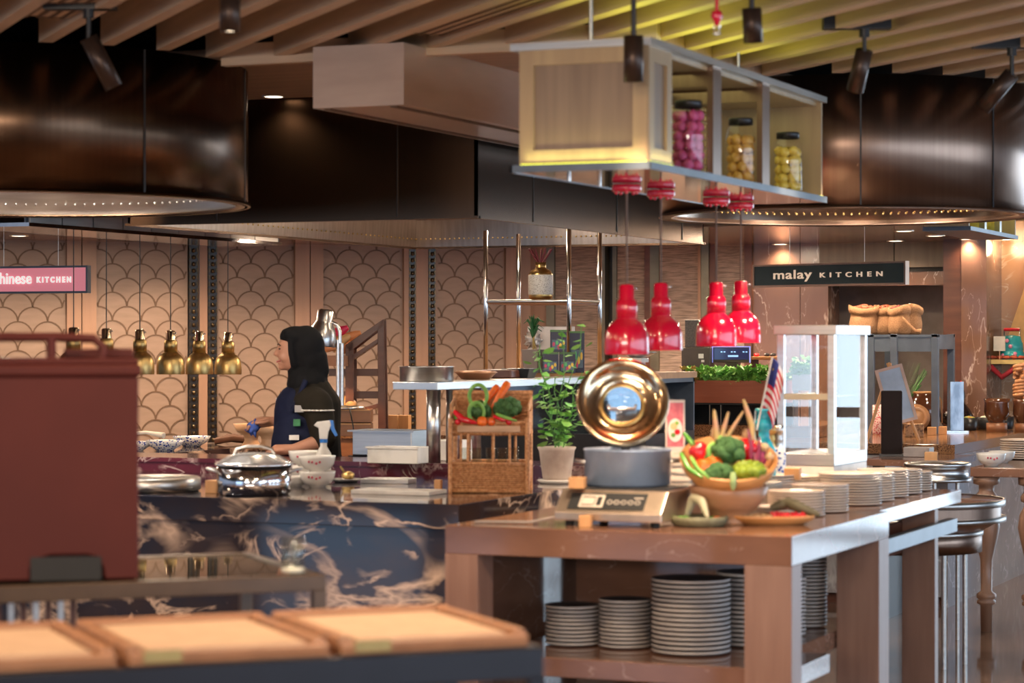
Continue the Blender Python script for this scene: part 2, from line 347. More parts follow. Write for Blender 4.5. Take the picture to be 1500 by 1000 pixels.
for a, b in ((276, 289), (304, 317), (597.5, 607.5), (626.5, 636.5)):   # carved dark pilasters
    tr += 1; s0, s1 = onW(a)[0], onW(b)[0]; m = (s0+s1)/2
    mb = MB().box(s0, s1, -.02, .05, 0, LOWC, 0)
    for i in range(46):
        mb.lathe([(.004, 0), (.013, .006), (.013, .022), (.004, .03)], (m, -.03, .02+i*.048), 8, 1)
        mb.cbox((s0+.006, -.024, .04+i*.048), (.008, .01, .03), 1); mb.cbox((s1-.006, -.024, .04+i*.048), (.008, .01, .03), 1)
    struct('trim_%d' % tr, mb, [blkmetal, mat('dark_gilt', (.09, .06, .03), .3, .8)], loc=wl, rotz=R(45))
# back-right wall of ribbed stone panels, metal strips and brown marble
OLM = mat('olive_steel_strip', (.17, .15, .11), .4, .8)
mb = MB(); ys(mb, 780, 1100, 0, 3.0, YW+.06, YW+.2); struct('wall_right_back', mb, blkmetal)
k = 0
for a, b, m, dp in ((764, 800, framewood, 0), (800, 812, OLM, -.02), (813, 875, texpanel, 0), (877, 886, OLM, -.03), (897, 903, OLM, -.02), (903, 944, texpanel, 0), (944, 952, darkwood, -.02), (952, 965, OLM, -.02),
                    (965, 1022, texpanel, 0), (1022, 1026, framewood, -.03), (1026, 1038, OLM, -.02), (1038, 1050, darkwood, 0), (1050, 1090, texpanel, 0), (1090, 1101, darkwood, -.03)):
    tr += 1; mb = MB(); ys(mb, a, b, 0, 2.5, YW+dp, YW+.055); struct('trim_%d' % tr, mb, m)
mb = MB(); ys(mb, 1101, 1171.5, 0, 3, YW, YW+.3); ys(mb, 1172.5, 1213, 0, 3, YW, YW+.3)
z1, z2 = zy(418, 1300, YW), zy(398, 1300, YW)
ys(mb, 1213, 1408, z1, z2, YW, YW+.3)
struct('wall_marble', mb, marblewall)
mb = MB(); ys(mb, 1200, 1309, z2+.03, 3, YW-.03, YW+.1, 0); ys(mb, 1310.5, 1418, z2+.03, 3, YW-.03, YW+.1, 0); ys(mb, 1200, 1418, z2, z2+.028, YW-.01, YW+.2, 1)
tr += 1; struct('trim_%d' % tr, mb, [mat('olive_oak', (.20, .155, .11), .45, c2=(.15, .115, .08), scale=(22, 22, 1.5), lo=.3, hi=.7), blk])
mb = MB(); ys(mb, 1190, 1420, 0, 3, YW+.9, YW+1.0); struct('wall_corridor', mb, greywall)
mb = MB(); ys(mb, 1408, 1445, 0, 3, YW-.35, YW+.9, 0); xa = onY(1393, YW-.1)[0]; mb.box(xa, onY(1408, YW-.35)[0], YW-.34, YW+.9, 0, 3, 1)
struct('wall_column', mb, [marblewall, darkwood])
mb = MB(); ys(mb, 1445, 1640, 0, 3, YW+.15, YW+.3); struct('wall_niche', mb, marble('lit_marble', (.36, .20, .11), (.29, .155, .085), (.62, .5, .38), .2, 1.7, .012, 4, .7))  # lighter marble copy: the niche's warm light put into the colour
# low glossy ceiling at the back and board ceiling around the hoods
lowm = mat('glossy_brown_ceiling', (.23, .135, .09), .12, c2=(.205, .12, .08), scale=(1, 9, 1))
mb = MB(); mb.prismz([(-12.5, 11.9), (-6.75, 11.9), (-6.75, 14.05), (-2.2, 14.05), (-2.2, 17.9), (-12.5, 17.9)], LOWC, 2.74)
struct('ceiling_low', mb, lowm)
XB, YB, ZS = -3.22, 9.02, 2.75
HL = (-6.2, 8.99, 1.02); HR = (-3.10, 11.42, .885)
mb = MB(); mb.box(-12.5, XB, YB, 14.05, ZS, 2.8); struct('ceiling_boards', mb, soffitw)
mb = MB().box(-5.15, XB+.03, YB-.05, YB, ZS-.03, ZS+.06); tr += 1; struct('trim_%d' % tr, mb, slatwood)
# diagonal slats
G = 'diagonal oak ceiling slats'
n = Vector((.70711, .70711)); dv = Vector((-.70711, .70711))
def inside(p):
    if not (p.y < YB-.06 or p.x > XB): return False
    if p.x < -12.3 or p.y > 16.2 or (p.x > XB-.02 and p.y > 13.9): return False
    for h in (HL, HR):
        if (p-Vector(h[:2])).length < h[2]+.04: return False
    return True
c = -1.1
while c < 9.2:
    t = -4.2 if c < 4 else -3.0
    while not inside(n*c+dv*t) and t < 3: t += .05
    t0 = t
    while inside(n*c+dv*t) and t < 12: t += .02
    if t-t0 > .3:
        L = t-t0; mid = n*c+dv*t0
        o = MB().box(0, L, -.028, .028, 0, .135).build('ceiling_slat', slatwood, loc=(mid.x, mid.y, ZS), rotz=R(135))
        tag(o, 'pale oak slat of the ceiling running diagonally from front to back', 'ceiling slat', G)
    c += .25
# flush line diffuser grooves at the top left
def diffuser(px, py, L):
    global n
    p = onz(px, py, ZS+.02); q = Vector((p.x, p.y)); cc = q.dot(n); cn = -1.1+.25*(math.floor((cc+1.1)/.25)+.5); q += n*(cn-cc); p.x, p.y = q.x, q.y
    t = thing('air_diffuser', 'slotted linear air grille between ceiling slats at the %s' % ('upper left corner of the photo' if px < 200 else 'top, left of the hanging jar shelf'), 'air grille', (p.x, p.y, ZS+.02), R(135))
    MB().box(0, L, -.09, .09, 0, .03).build('plate', slatwood, t)
    for i in range(4): MB().box(.02, L-.02, -.075+i*.045, -.06+i*.045, -.004, .002).build('slot', groove, t)
diffuser(60, 24, -1.4); diffuser(600, 48, -2.4)
# ---------------------------------------------------------------- hoods
def round_hood(h, label, m, mb_rim):
    t = thing('round_hood', label, 'kitchen hood', (h[0], h[1], 2.15)); r = h[2]
    mb = MB().lathe([(r-.012, 0), (r, 0), (r, .6), (r-.012, .6), (r-.012, 0)], n=96)
    for i in range(8):
        a = 2*PI*i/8+.35; mb.T = xf(rz=a); mb.cbox((r, 0, .3), (.006, .008, .6), 1)
    mb.build('outer_shell', [m, blkmetal], t)
    ri = r-.02; mb = MB().lathe([(ri, .005), (ri-.03, .115), (ri-.2, .3), (.3, .34), (0, .34)], n=96)
    rim = mb.build('inner_cone', mb_rim, t)
    mb = MB().lathe([(r+.012, .0), (r+.012, .012), (r-.05, .012), (r-.05, 0), (r+.012, 0)], n=96); mb.build('bottom_rim', m, t)
    mb = MB()
    for i in range(130):
        a = 2*PI*i/130; mb.sph(((ri-.022)*math.cos(a), (ri-.022)*math.sin(a), .06), .0055, 6)
    mb.build('rivets', brass if r < 1 else steel, rim)
    for a in (.5, 2.6, 4.7):  # added glowing discs and point lights that brighten the hood inside
        MB().lathe([(0, 0), (.05, 0), (.05, .03), (0, .03)], (.45*math.cos(a), .45*math.sin(a), .285), 20).build('hood_fill_disc', glow2, t)
        l = light('hood_fill', 'POINT', (.45*math.cos(a), .45*math.sin(a), .25), 34, (1, .9, .78), shadow_soft_size=.05); l.parent = t
    return t
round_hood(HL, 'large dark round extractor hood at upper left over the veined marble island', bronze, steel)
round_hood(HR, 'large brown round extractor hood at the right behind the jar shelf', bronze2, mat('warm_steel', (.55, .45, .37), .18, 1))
hx0, hx1, hy0, hy1 = -6.6, -4.66, 10.55, 13.95
t = thing('rectangular_hood', 'long dark rectangular extractor hood between the two round hoods', 'kitchen hood', ((hx0+hx1)/2, (hy0+hy1)/2, 2.15))
a, b = (hx1-hx0)/2, (hy1-hy0)/2
mb = MB(); mb.box(-a, a, -b, -b+.015, 0, .6); mb.box(-a, a, b-.015, b, 0, .6); mb.box(-a, -a+.015, -b, b, 0, .6); mb.box(a-.015, a, -b, b, 0, .6)
for yy in (-b, ):
    for xx in (-.45, .55): mb.cbox((xx, yy, .3), (.006, .008, .6), 1)
for yy in (-1.0, .2, 1.3): mb.cbox((a, yy, .3), (.008, .006, .6), 1)
mb.build('outer_shell', [bronze, blkmetal], t)
mb = MB()
def band(o, h0, h1, i): return [(-a+o, -b+o), (a-o, -b+o), (a-o, b-o), (-a+o, b-o)]
levels = [(.017, .0), (.03, .17), (.34, .36)]
vs = []; fs = []
for o_, h_ in levels: vs += [(x, y, h_) for x, y in band(o_, 0, 0, 0)]
for j in range(2): fs += [(j*4+i, j*4+(i+1) % 4, j*4+4+(i+1) % 4, j*4+4+i) for i in range(4)]
fs.append((8, 9, 10, 11)); mb.add(vs, fs)
ic = mb.build('inner_lining', mat('warm_brushed_lining', (.36, .29, .24), .3, 1, c2=(.3, .24, .2), scale=(40, 40, 3)), t)
mb = MB()
for i in range(58):
    f_ = i/57
    mb.sph((-a+.028+(2*a-.056)*f_, b-.024, .05), .006, 6)
    mb.sph((-a+.024, -b+.03+(2*b-.06)*f_, .05), .005, 6); mb.sph((a-.024, -b+.03+(2*b-.06)*f_, .05), .005, 6)
mb.build('rivets', gold, ic)
for k in range(4):
    y0 = -1.35+k*.68
    f = MB(); f.T = Matrix.Translation((-a+.20, y0, .272)) @ Matrix.Rotation(R(-31), 4, 'Y')
    f.box(-.19, .17, 0, .6, -.008, .004)
    f = f.build('filter', steelb, t)
    g = MB(); g.T = Matrix.Translation((-a+.20, y0, .267)) @ Matrix.Rotation(R(-31), 4, 'Y')
    for i in range(13): g.box(-.17, .15, .03+i*.044, .05+i*.044, -.022, -.006)
    g.build('baffles', blkmetal, f)
mb = MB(); mb.box(-a-.01, a+.01, -b-.01, -b+.02, -.012, 0); mb.box(-a-.01, a+.01, b-.02, b+.01, -.012, 0); mb.box(-a-.01, -a+.02, -b, b, -.012, 0); mb.box(a-.02, a+.01, -b, b, -.012, 0)
mb.build('bottom_rim', bronze, t)
for y_ in (-1.1, 0, 1.1):  # added discs and points that lift the dark lining
    MB().cyl((0, y_, .27), .05, .025).build('hood_fill_disc', glow2, t)
    l = light('hood_fill', 'POINT', (0, y_, .22), 9, (1, .82, .62), shadow_soft_size=.05); l.parent = t
# duct casing
dx0, dx1, dy0 = -4.60, -4.19, 8.76
t = thing('ceiling_duct', 'boxy pale oak duct casing hanging from the ceiling left of the jar shelf', 'duct', ((dx0+dx1)/2, dy0, 2.50)); hw = (dx1-dx0)/2
MB().box(-hw, hw, 0, 3.4, 0, .25).build('casing', ductw, t)
mb = MB(); mb.box(-hw+.04, -hw+.07, .02, 3.38, -.006, .001); mb.box(hw-.07, hw-.04, .02, 3.38, -.006, .001); mb.build('shadow_gap', groove, t)
# downlights
def downlight(px, py, z, label, e=14, r=.045, grp=None, lite=True):
    p = onz(px, py, z); t = thing('ceiling_downlight', label, 'downlight', (p.x, p.y, z), group=grp)
    MB().lathe([(r+.014, 0), (r+.014, -.004), (r, -.004), (r, 0)], n=24).build('trim_ring', steelb, t)
    MB().cyl((0, 0, -.003), r, .002).build('diffuser', glow2, t)
    if lite:
        l = light('downlight_beam', 'SPOT', (0, 0, -.012), e, (1, .74, .5), spot_size=R(140), spot_blend=.8, shadow_soft_size=.05); l.parent = t
downlight(401, 141, ZS, 'small lit recessed downlight in the boards right of the dark left hood', 26)
for i, (px, py, s, e) in enumerate(((28, 345, 'round downlight above the pink sign at far left', 26), (155, 348, 'round downlight over the second brass pendant', 26), (262, 350.5, 'round downlight over the fourth brass pendant from left', 26),
                                 (1143, 357.3, 'slim downlight above the left end of the green kitchen sign', 30), (1324, 338, 'downlight in the low ceiling nearest the right hood, left of three', 34), (1312, 352.5, 'downlight at the rear of the low ceiling over the right end of the green sign', 34),
                                 (1370, 345, 'brightest downlight in the low ceiling above the corridor opening', 34), (1418, 350, 'downlight in the low ceiling in front of the marble column', 34))):
    downlight(px, py, LOWC, s, (e*2.6 if px < 900 else e*.9), .05)
for px, py, s in ((480, 350, 'added fill downlight above the scale doors behind the woman'), (690, 350, 'added fill downlight above the pair of carved black pilasters'), (900, 351, 'added fill downlight in front of the ribbed stone panels'), (1010, 351, 'added fill downlight above the planter box')):
    downlight(px, py+1, LOWC, s, 130)  # four unseen downlights added to brighten the rear wall
for X_, Y_ in ((-9.3, 12.6), (-8.2, 13.6), (-6.2, 14.6), (-5.2, 15.4), (-4.2, 15.3), (-2.9, 15.3)):  # bare light discs added under the low ceiling as rear fill
    light('rear_fill', 'AREA', (X_, Y_, LOWC-.012), 30 if X_ < -4.5 else 20, (1, .78, .56), shape='DISK', size=.22)
light('corridor_fill', 'POINT', (onY(1310, 17.2)[0], 17.2, 2.6), 60, (1, .88, .75), shadow_soft_size=.1)  # point light added to lift the grey corridor wall
light('niche_light', 'POINT', (onY(1475, 16.75)[0], 16.72, 2.2), 5, (1, .72, .42), shadow_soft_size=.06)
# ---------------------------------------------------------------- track spotlights
def spot(px, py, d, length, tilt, yaw, label, e=60, mount=True, lit=False, upright=False):
    p = P(px, py, d); t = thing('track_spotlight', label, 'spotlight', (p.x, p.y, p.z), YAW)
    T = xf(rx=yaw, ry=tilt)
    mb = MB(); mb.T = T; r = .033; mb.lathe([(.0, 0), (r, 0), (r, -length), (r-.004, -length), (r-.004, -length+.02), (0, -length+.02)], n=28); mb.build('lamp_head', mat('bronze_lamp', (.06, .035, .025), .35, .6), t)
    mb = MB(); mb.T = T; mb.cyl((0, 0, -length+.006), r-.005, .004); mb.build('lens', glow2 if lit else mat('dull_lens', (.3, .27, .25), .2), t)
    zt = ZS-p.z
    mb = MB(); mb.tube([(0, 0, -.02), (0, 0, zt)], .009, 8); mb.cyl((0, 0, zt-.03), .02, .05, 12); mb.build('stem', blkmetal, t)
    if mount: MB().box(-.16, .1, -.03, .03, zt, zt+.05).build('track_adapter', blkmetal, t)
    l = light('spot_beam', 'SPOT', (0, 0, 0), e, (1, .76, .52), spot_size=R(58), spot_blend=.7, shadow_soft_size=.05)
    l.parent = t; l.matrix_local = T @ Matrix.Translation((0, 0, -length-.01))
spot(130, 55, 8.75, .2, R(-26), R(10), 'tilted bronze track spotlight in front of the dark left hood', 110)
spot(337, -12, 7.75, .13, 0, 0, 'short round spotlight with glowing face at top left', 130, lit=True)
spot(928, 52, 8.05, .155, 0, R(4), 'upright bronze spotlight in front of the jar shelf end', 120, lit=True)
spot(1101, 12, 8.1, .115, R(-4), R(12), 'small bronze spotlight near the red fire sprinkler', 120)
spot(1266, 74, 9.3, .165, R(10), R(25), 'tilted bronze spotlight in front of the right hood', 150)
spot(1482, 108, 9.9, .185, R(38), R(25), 'sharply tilted spotlight at the right edge of the photo', 150)
# sprinkler
p = P(1050, 30, 7.8); t = thing('fire_sprinkler', 'little red fire sprinkler hanging between the ceiling slats', 'sprinkler', (p.x, p.y, p.z))
MB().lathe([(0, .03), (.016, .03), (.02, .012), (.012, 0), (.006, -.018), (.0, -.018)], n=16).build('cap', redlamp, t)
mb = MB().cyl((0, 0, .03), .006, ZS+.2-p.z, 8); mb.build('pipe', redlamp, t)
mb = MB(); mb.tube([(-.01, 0, -.015), (-.006, 0, -.04), (.006, 0, -.04), (.01, 0, -.015)], .002, 6); mb.cyl((0, 0, -.044), .014, .003, 12); mb.build('deflector', chrome, t)
# ---------------------------------------------------------------- hanging jar shelf
sx0, sx1, sy0, sy1, sz0, sz1 = -3.25, -2.78, 7.73, 9.90, 2.14, 2.575
t = thing('hanging_jar_shelf', 'ceiling-hung oak display shelf with steel plates and open bays', 'shelf', ((sx0+sx1)/2, sy0, sz0)); hw = (sx1-sx0)/2; LY = sy1-sy0; H = sz1-sz0
MB().box(-hw-.025, hw+.012, -.015, LY+.01, -.004, .018).build('bottom_plate', mirror, t)
mb = MB(); mb.box(-hw-.03, hw+.017, -.02, -.012, -.006, .02); mb.box(hw+.012, hw+.018, -.02, LY+.01, -.006, .02); mb.box(-hw-.03, -hw-.022, -.02, LY+.01, -.006, .02); mb.build('plate_edge', bluegrey, t)
MB().box(-hw-.03, hw+.018, -.02, LY+.01, H-.02, H+.005).build('top_plate', steelb, t)
mb = MB()   # end cabinet frame and recessed panel
fw = .052; y1 = .235
mb.box(-hw+.01, hw, .005, .012, .018, H-.02, 1)
for x0_, x1_, z0_, z1_ in ((-hw, -hw+fw, .018, H-.02), (hw-fw, hw, .018, H-.02), (-hw+fw, hw-fw, .018, .018+fw), (-hw+fw, hw-fw, H-.02-fw, H-.02)): mb.box(x0_, x1_, -.008, .02, z0_, z1_, 0)
mb.box(hw-.012, hw-.006, .02, y1, .018, H-.02, 1)
for y0_, y1_, z0_, z1_ in ((.0, fw, .018, H-.02), (y1-.05, y1, .018, H-.02), (fw, y1-.05, .018, .018+fw), (fw, y1-.05, H-.02-fw, H-.02)): mb.box(hw-.02, hw+.004, y0_, y1_, z0_, z1_, 0)
mb.box(-hw, hw-.02, y1-.02, y1, .018, H-.02, 0); mb.box(-hw, -hw+.015, .02, LY, .018, H-.02, 0)
mb.box(-hw, hw, LY-.02, LY, .018, H-.02, 0); mb.box(-hw+.015, hw-.02, y1, LY-.02, H-.035, H-.02, 0)
mb.build('oak_casing', [boxwood, boxpanel], t)
lat = MB()
for y0_, y1_ in ((y1+.03, .69), (.86, 1.30), (1.46, 2.1)):
    nx = int((y1_-y0_)/.035)
    for i in range(nx):
        for j in range(10):
            cy, cz = y0_+.02+i*.035, .06+j*.036
            lat.tube([(-hw+.022, cy+.014*math.cos(q*PI/4), cz+.014*math.sin(q*PI/4)) for q in range(8)], .0025, 4, closed=True)
lat.build('gold_lattice', gold, t)
for y0_, y1_ in ((8.44-sy0, 8.50-sy0), (9.05-sy0, 9.11-sy0)):
    mb = MB(); mb.box(hw-.02, hw+.003, y0_-.015, y1_+.02, .018, H-.02); mb.box(-hw+.02, hw-.015, y0_, y0_+.01, H-.09, H-.03); mb.box(-hw+.02, -hw+.05, y0_, y1_, .018, H-.02); mb.build('steel_post', bronze2, t)
mb = MB(); mb.box(-hw+.005, hw-.002, -.0115, -.009, .019, .0235); mb.box(hw+.005, hw+.008, .0, .24, .019, .0235); mb.box(hw+.004, hw+.007, LY-.06, LY-.01, .019, .0235)
mb.box(-hw+.05, hw-.1, .1, LY-.1, H+.006, H+.009)
mb.build('led_strip', led, t)
for yy in (.2, 1.9): MB().cyl((-.05, yy, H), .008, ZS+.2-sz1, 8).build('hanger_rod', steelb, t)
def ylight(px, y, z, sx, sy, e, rot, nm):
    l = light(nm, 'AREA', (px, y, z), e, (.95, 1, .45), rot, shape='RECTANGLE', size=sx, size_y=sy); l.parent = t
ylight(0, -.03, .03, .42, .02, .30, (R(180), 0, 0), 'led_glow'); ylight(hw+.02, .12, .03, .02, .22, .12, (R(180), 0, 0), 'led_glow')
ylight(0, 1.2, H-.045, .3, 1.7, 1.3, (0, 0, 0), 'led_glow'); ylight(0, 1.0, H+.015, .35, 1.9, .8, (R(180), 0, 0), 'led_glow')
# jars
def jar(px, Xj, h, r, fruit, lab, ncol, seed):
    Y = onX(px, Xj)[0]; j = thing('preserve_jar', lab, 'jar', (Xj, Y, sz0+.018)); rr = random.Random(seed)
    MB().lathe([(0, .003), (r-.006, .003), (r, .012), (r, h*.74), (r*.94, h*.82), (r*.72, h*.88), (r*.72, h*.92), (r*.70, h*.92)], n=32).build('glass_body', gl, j)
    MB().lathe([(0, h), (r*.78, h), (r*.80, h-.004), (r*.80, h*.9), (r*.76, h*.9), (r*.74, h-.006)], n=32).build('lid', blkmetal, j)
    return j, rr
def fill(c, r, h, m, name, lab, grp, rr, sz=.021):
    proto = None; z = .012+sz
    while z < h-sz*.6:
        k = 5 if r < .06 else 6; off = rr.random()*6
        for i in range(k+1):
            if i == k: x = y = 0
            else: x, y = (r-sz-.004)*math.cos(off+i*2*PI/k), (r-sz-.004)*math.sin(off+i*2*PI/k)
            loc = (c[0]+x, c[1]+y, c[2]+z+rr.uniform(-.004, .004))
            if proto is None:
                proto = MB().sph((0, 0, 0), (sz*1.05, sz*.92, sz*1.0), 12, amp=.25, fr=9).build(name, m, loc=loc); tag(proto, lab, 'fruit' if 'potato' not in name else 'potato', grp)
            else: o = dup(proto, loc, rr.random()*6); o.rotation_euler = (rr.random()*6, rr.random()*6, rr.random()*6)
        z += sz*1.72
for px, h, r, m, nm, lab, fl, g, seed in ((1008, .272, .064, pinkveg, 'pink_potato', 'tall glass jar packed with pink potatoes, nearest in the hanging shelf', 'small pink potato packed in the nearest glass jar', 'pink potatoes in the jar', 1),
        (1085, .262, .060, yelveg, 'orange_yellow_fruit', 'glass jar of dull orange-yellow fruit in the middle bay', 'dull orange-yellow fruit packed in the middle glass jar', 'fruit in the middle jar', 2),
        (1154, .258, .060, lemveg, 'lemon', 'glass jar of bright lemons in the farthest bay', 'bright yellow lemon packed in the farthest glass jar', 'lemons in the farthest jar', 3)):
    Xj = -2.865; j, rr = jar(px, Xj, h, r, m, lab, 5, seed); fill(tuple(j.location), r, h*.86, m, nm, fl, g, rr)
# ---------------------------------------------------------------- pendant heat lamps
def pendant(x, y, zb, ztop, sc, m, rosm, label, grp=None, e=6, red=False, nm='heat_lamp'):
    t = thing(nm, label, 'heat lamp', (x, y, zb), group=grp); s = sc
    prof = [(.080, 0), (.0815, .004), (.080, .05), (.077, .075), (.068, .098), (.052, .115), (.040, .124), (.037, .130)]
    pr = [(a*s, b*s) for a, b in prof]; pi_ = [(max(a-.003, .001)*1, b) for a, b in reversed(pr)]
    MB().lathe(pr+pi_+[pr[0]], n=40).build('shade', m, t)
    n_ = MB().lathe([(.030*s, .128*s), (.038*s, .128*s), (.038*s, .185*s), (.034*s, .190*s), (.034*s, .196*s), (0, .196*s)], n=28).build('neck', m, t)
    MB().lathe([(.030*s, .19*s), (.027*s, .196*s), (.027*s, .243*s), (.022*s, .250*s), (.006, .252*s), (0, .252*s)], n=28).build('cap', m if red else mat('pale_brass', (.5, .4, .28), .15, 1), t)
    mb = MB(); mb.tube([(.027*s, 0, .235*s), (.034*s, 0, .235*s)], .004, 8); mb.sph((.036*s, 0, .235*s), .005, 8); mb.build('dimmer_knob', chrome, t)
    MB().sph((0, 0, .062*s), (.032*s, .032*s, .042*s), 14).build('bulb', glow, t)
    MB().tube([(0, 0, .25*s), (0, 0, ztop-zb)], .003 if not red else .0045, 6).build('cord', blkmetal if not red else mat('brown_cord', (.12, .07, .05), .6), t)
    if rosm:
        mb = MB().lathe([(0, -.024), (.034, -.024), (.038, -.02), (.038, -.003), (0, -.003)], n=20)
        for i in range(6): mb.sph((.03*math.cos(i), .03*math.sin(i), -.026), .006, 8)
        mb.T = Matrix.Translation((0, 0, ztop-zb)); 
        mb2 = MB(); mb2.T = Matrix.Translation((0, 0, ztop-zb)); mb2.lathe([(0, -.030), (.050, -.030), (.056, -.024), (.056, -.003), (0, -.003)], n=24)
        for i in range(5): mb2.sph((.04*math.cos(i*1.257), .04*math.sin(i*1.257), -.032), .0075, 8)
        mb2.build('ceiling_rose', rosm, t)
    l = light('lamp_light', 'SPOT', (0, 0, .03*s), e, (1, .70, .42), spot_size=R(120), spot_blend=.4, shadow_soft_size=.03); l.parent = t
    return t
for px, Yp, s in ((918, 8.45, 'nearest, leftmost of the four red hanging heat lamps'), (968, 8.81, 'second from left of the red hanging heat lamps, partly behind the first'), (1049, 9.37, 'third of the four red hanging heat lamps'), (1085, 9.73, 'farthest, rightmost of the four red hanging heat lamps')):
    X, d = onY(px, Yp); zb = zat({918: 519, 968: 513, 1049: 507, 1085: 502}[px], d)
    pendant(X, Yp, zb, sz0-.004, 1.04, redlamp, redlamp, 'red heat lamp, '+s, e=42, red=True)
names = ['leftmost brass heat lamp, half hidden by the maroon carrier', 'second brass heat lamp from left, behind the maroon carrier lid', 'third brass heat lamp from left', 'fourth brass heat lamp from left', 'second brass heat lamp from the right', 'rightmost brass heat lamp, nearest the woman']
for i, px in enumerate((107, 155, 204, 249, 291, 333)):
    Y, d = onX(px+1, -7.42); pendant(-7.42, Y, zat(548, d), 2.15, 1.03, brass, None, 'dangling '+names[i], e=10)
# steel rack the brass lamps hang from
t = thing('steel_hanging_rack', 'mirror steel rack hung from the low ceiling over the brass lamps', 'rack', (-7.45, 10.6, 2.15))
MB().box(-.25, .22, 0, 2.75, 0, .02).build('bottom_plate', mirror, t)
mb = MB()
for i in range(9): mb.box(.2, .215, .02+i*.30, .31+i*.30, .02, .085)
mb.build('side_panels', steel, t)
mb = MB(); mb.box(-.26, -.24, 0, 2.75, 0, .085); mb.box(.19, .2, 0, 2.75, .02, .085); mb.build('frame', bluegrey, t)
for y in (.5, 2.3): MB().cyl((0, y, .02), .008, LOWC-2.17 if y > 1 else .55, 8).build('hanger_rod', steelb, t)
# ================================================================ COUNTERS AND TABLES
TZ = .90
# dark veined island
ix0, ix1, iy0, iy1 = -8.9, -3.96, 8.82, 10.42
t = thing('marble_island', 'black and cream veined marble cooking island behind the maroon carrier', 'kitchen island', ((ix0+ix1)/2, iy0, 0)); hw = (ix1-ix0)/2
MB().box(-hw, hw, -.03, iy1-iy0, .80, .90).build('worktop', marbled, t, bev=.003)
MB().box(-hw+.03, hw-.03, 0, iy1-iy0, 0, .80).build('base', marbled, t)
# burgundy ledge
t = thing('marble_ledge', 'raised burgundy marble ledge along the back of the island', 'ledge', (-6.2, 10.43, 0))
MB().box(-.9, 2.24, 0, .42, 0, .965).build('body', marbler, t)
MB().box(-.9, 2.24, -.01, .42, .95, .972).build('coping', marbler, t)
# counter along the brass lamps
t = thing('marble_side_counter', 'dark veined marble counter carrying the blue and white bowls under the brass lamps', 'counter', (-7.75, 10.6, 0))
MB().box(-.40, .42, .2, 3.0, .79, .90).build('worktop', marbled, t, bev=.003)
MB().box(-.38, .36, .22, 2.6, 0, .79).build('base_cabinet', mat('black_laminate', (.02, .018, .018), .25), t)
# rear counter with the rack
t = thing('rear_counter', 'brown rear counter carrying wooden crates and the display rack', 'counter', (-6.45, 13.25, 0))
MB().box(-.87, .68, 0, .62, .955, .985).build('worktop', granite, t)
MB().box(-.85, .66, .02, .6, 0, .955).build('base', midwood, t)
# front serving table
X0, X1, Y0, Y1 = -3.56, -2.29, 7.78, 9.09
def square_table(nm, lab, X0, X1, Y0, Y1, zt, thick, lw, shelf, legs):
    t = thing(nm, lab, 'table', ((X0+X1)/2, Y0, 0)); hw = (X1-X0)/2; L = Y1-Y0
    MB().box(-hw, hw, 0, L, zt-thick, zt).build('top', marbleb, t, bev=.003)
    for x, y, wx, wy in legs: MB().box(x, x+wx, y, y+wy, 0, zt-thick).build('leg', legwood, t, bev=.002)
    if shelf: shelf(t, hw, L)
    return t
def sh1(t, hw, L):
    mb = MB(); mb.prismz([(-hw+.14, .012), (hw-.008, .012), (hw-.008, .5), (hw-.17, .5), (hw-.17, 1.6), (-hw+.14, 1.6)], .385, .45); mb.build('shelf', marbleb, t, bev=.002)
    MB().box(-hw+.125, hw-.42, .95, .98, .0, .795).box(-hw+.02, -hw+.05, .12, 1.16, 0, .795).build('back_panel', marbleb, t)
square_table('serving_table', 'brown marble serving table in front with thick wooden legs and a plate shelf', X0, X1, Y0, Y1, TZ, .10, .15, sh1,
    [(-.635, 0, .125, .14), (.635-.165, 0, .165, .12), (.635-.165, L_ := 1.31-.15, .165, .15), (-.635, 1.31-.15, .125, .15)])
t = square_table('serving_table', 'thinner marble table extending behind the front one, rows of plate stacks on it', -3.5, -2.33, 9.10, 10.53, TZ, .055, .1, None,
    [(.585-.14, .93, .14, .06), (-.585, .93, .14, .06)])
MB().box(.585-.012, .585+.03, .0, 1.22, .735, .79).build('side_rail', bluegrey, t)
MB().box(.585-.16, .585-.14, .0, 1.1, .66, .79).build('cross_rail', darkwood, t)
# granite counter at the back right
gx0, gx1, gy0 = -6.1, -3.12, 13.95
t = thing('granite_counter', 'brown speckled granite counter at the back right under the green sign', 'counter', ((gx0+gx1)/2, gy0, 0)); hw = (gx1-gx0)/2
MB().box(-hw, hw, -.02, 2.5, .89, .95).build('worktop', granite, t, bev=.003)
MB().box(-hw+.05, hw-.08, .03, 2.45, 0, .89).build('base', darkwood, t)
for x0_, x1_ in ((hw-.95, hw-.62), (hw-.55, hw-.43), (hw-.16, hw-.08)): MB().box(x0_, x1_, .0, .03, .06, .88).build('front_panel', marbleg, t)
MB().box(hw-.42, hw-.28, .0, .03, .15, .88).build('speckled_panel', granite, t)
MB().box(hw-.08, hw-.045, .0, 2.45, 0, .89).build('end_panel', marbleg, t)
lx0, lx1 = onY(985, 14.65)[0], onY(1200, 14.65)[0]
tag(box('granite_step', granite, lx0, lx1, 14.65, 15.75, .952, 1.02), 'raised granite step on the back counter carrying the planter', 'ledge')
rx0, rx1 = onY(1262, 13.15)[0], onY(1386, 13.15)[0]
t = thing('tray_rail', 'low stone ledge in front of the granite counter carrying the black menu board', 'ledge', ((rx0+rx1)/2, 13.15, 0))
hw = (rx1-rx0)/2
MB().box(-hw, hw, 0, .76, .86, .895).build('slab', marbleb, t)
MB().box(-hw+.05, -hw+.12, .05, .45, 0, .86).build('support', blkmetal, t)
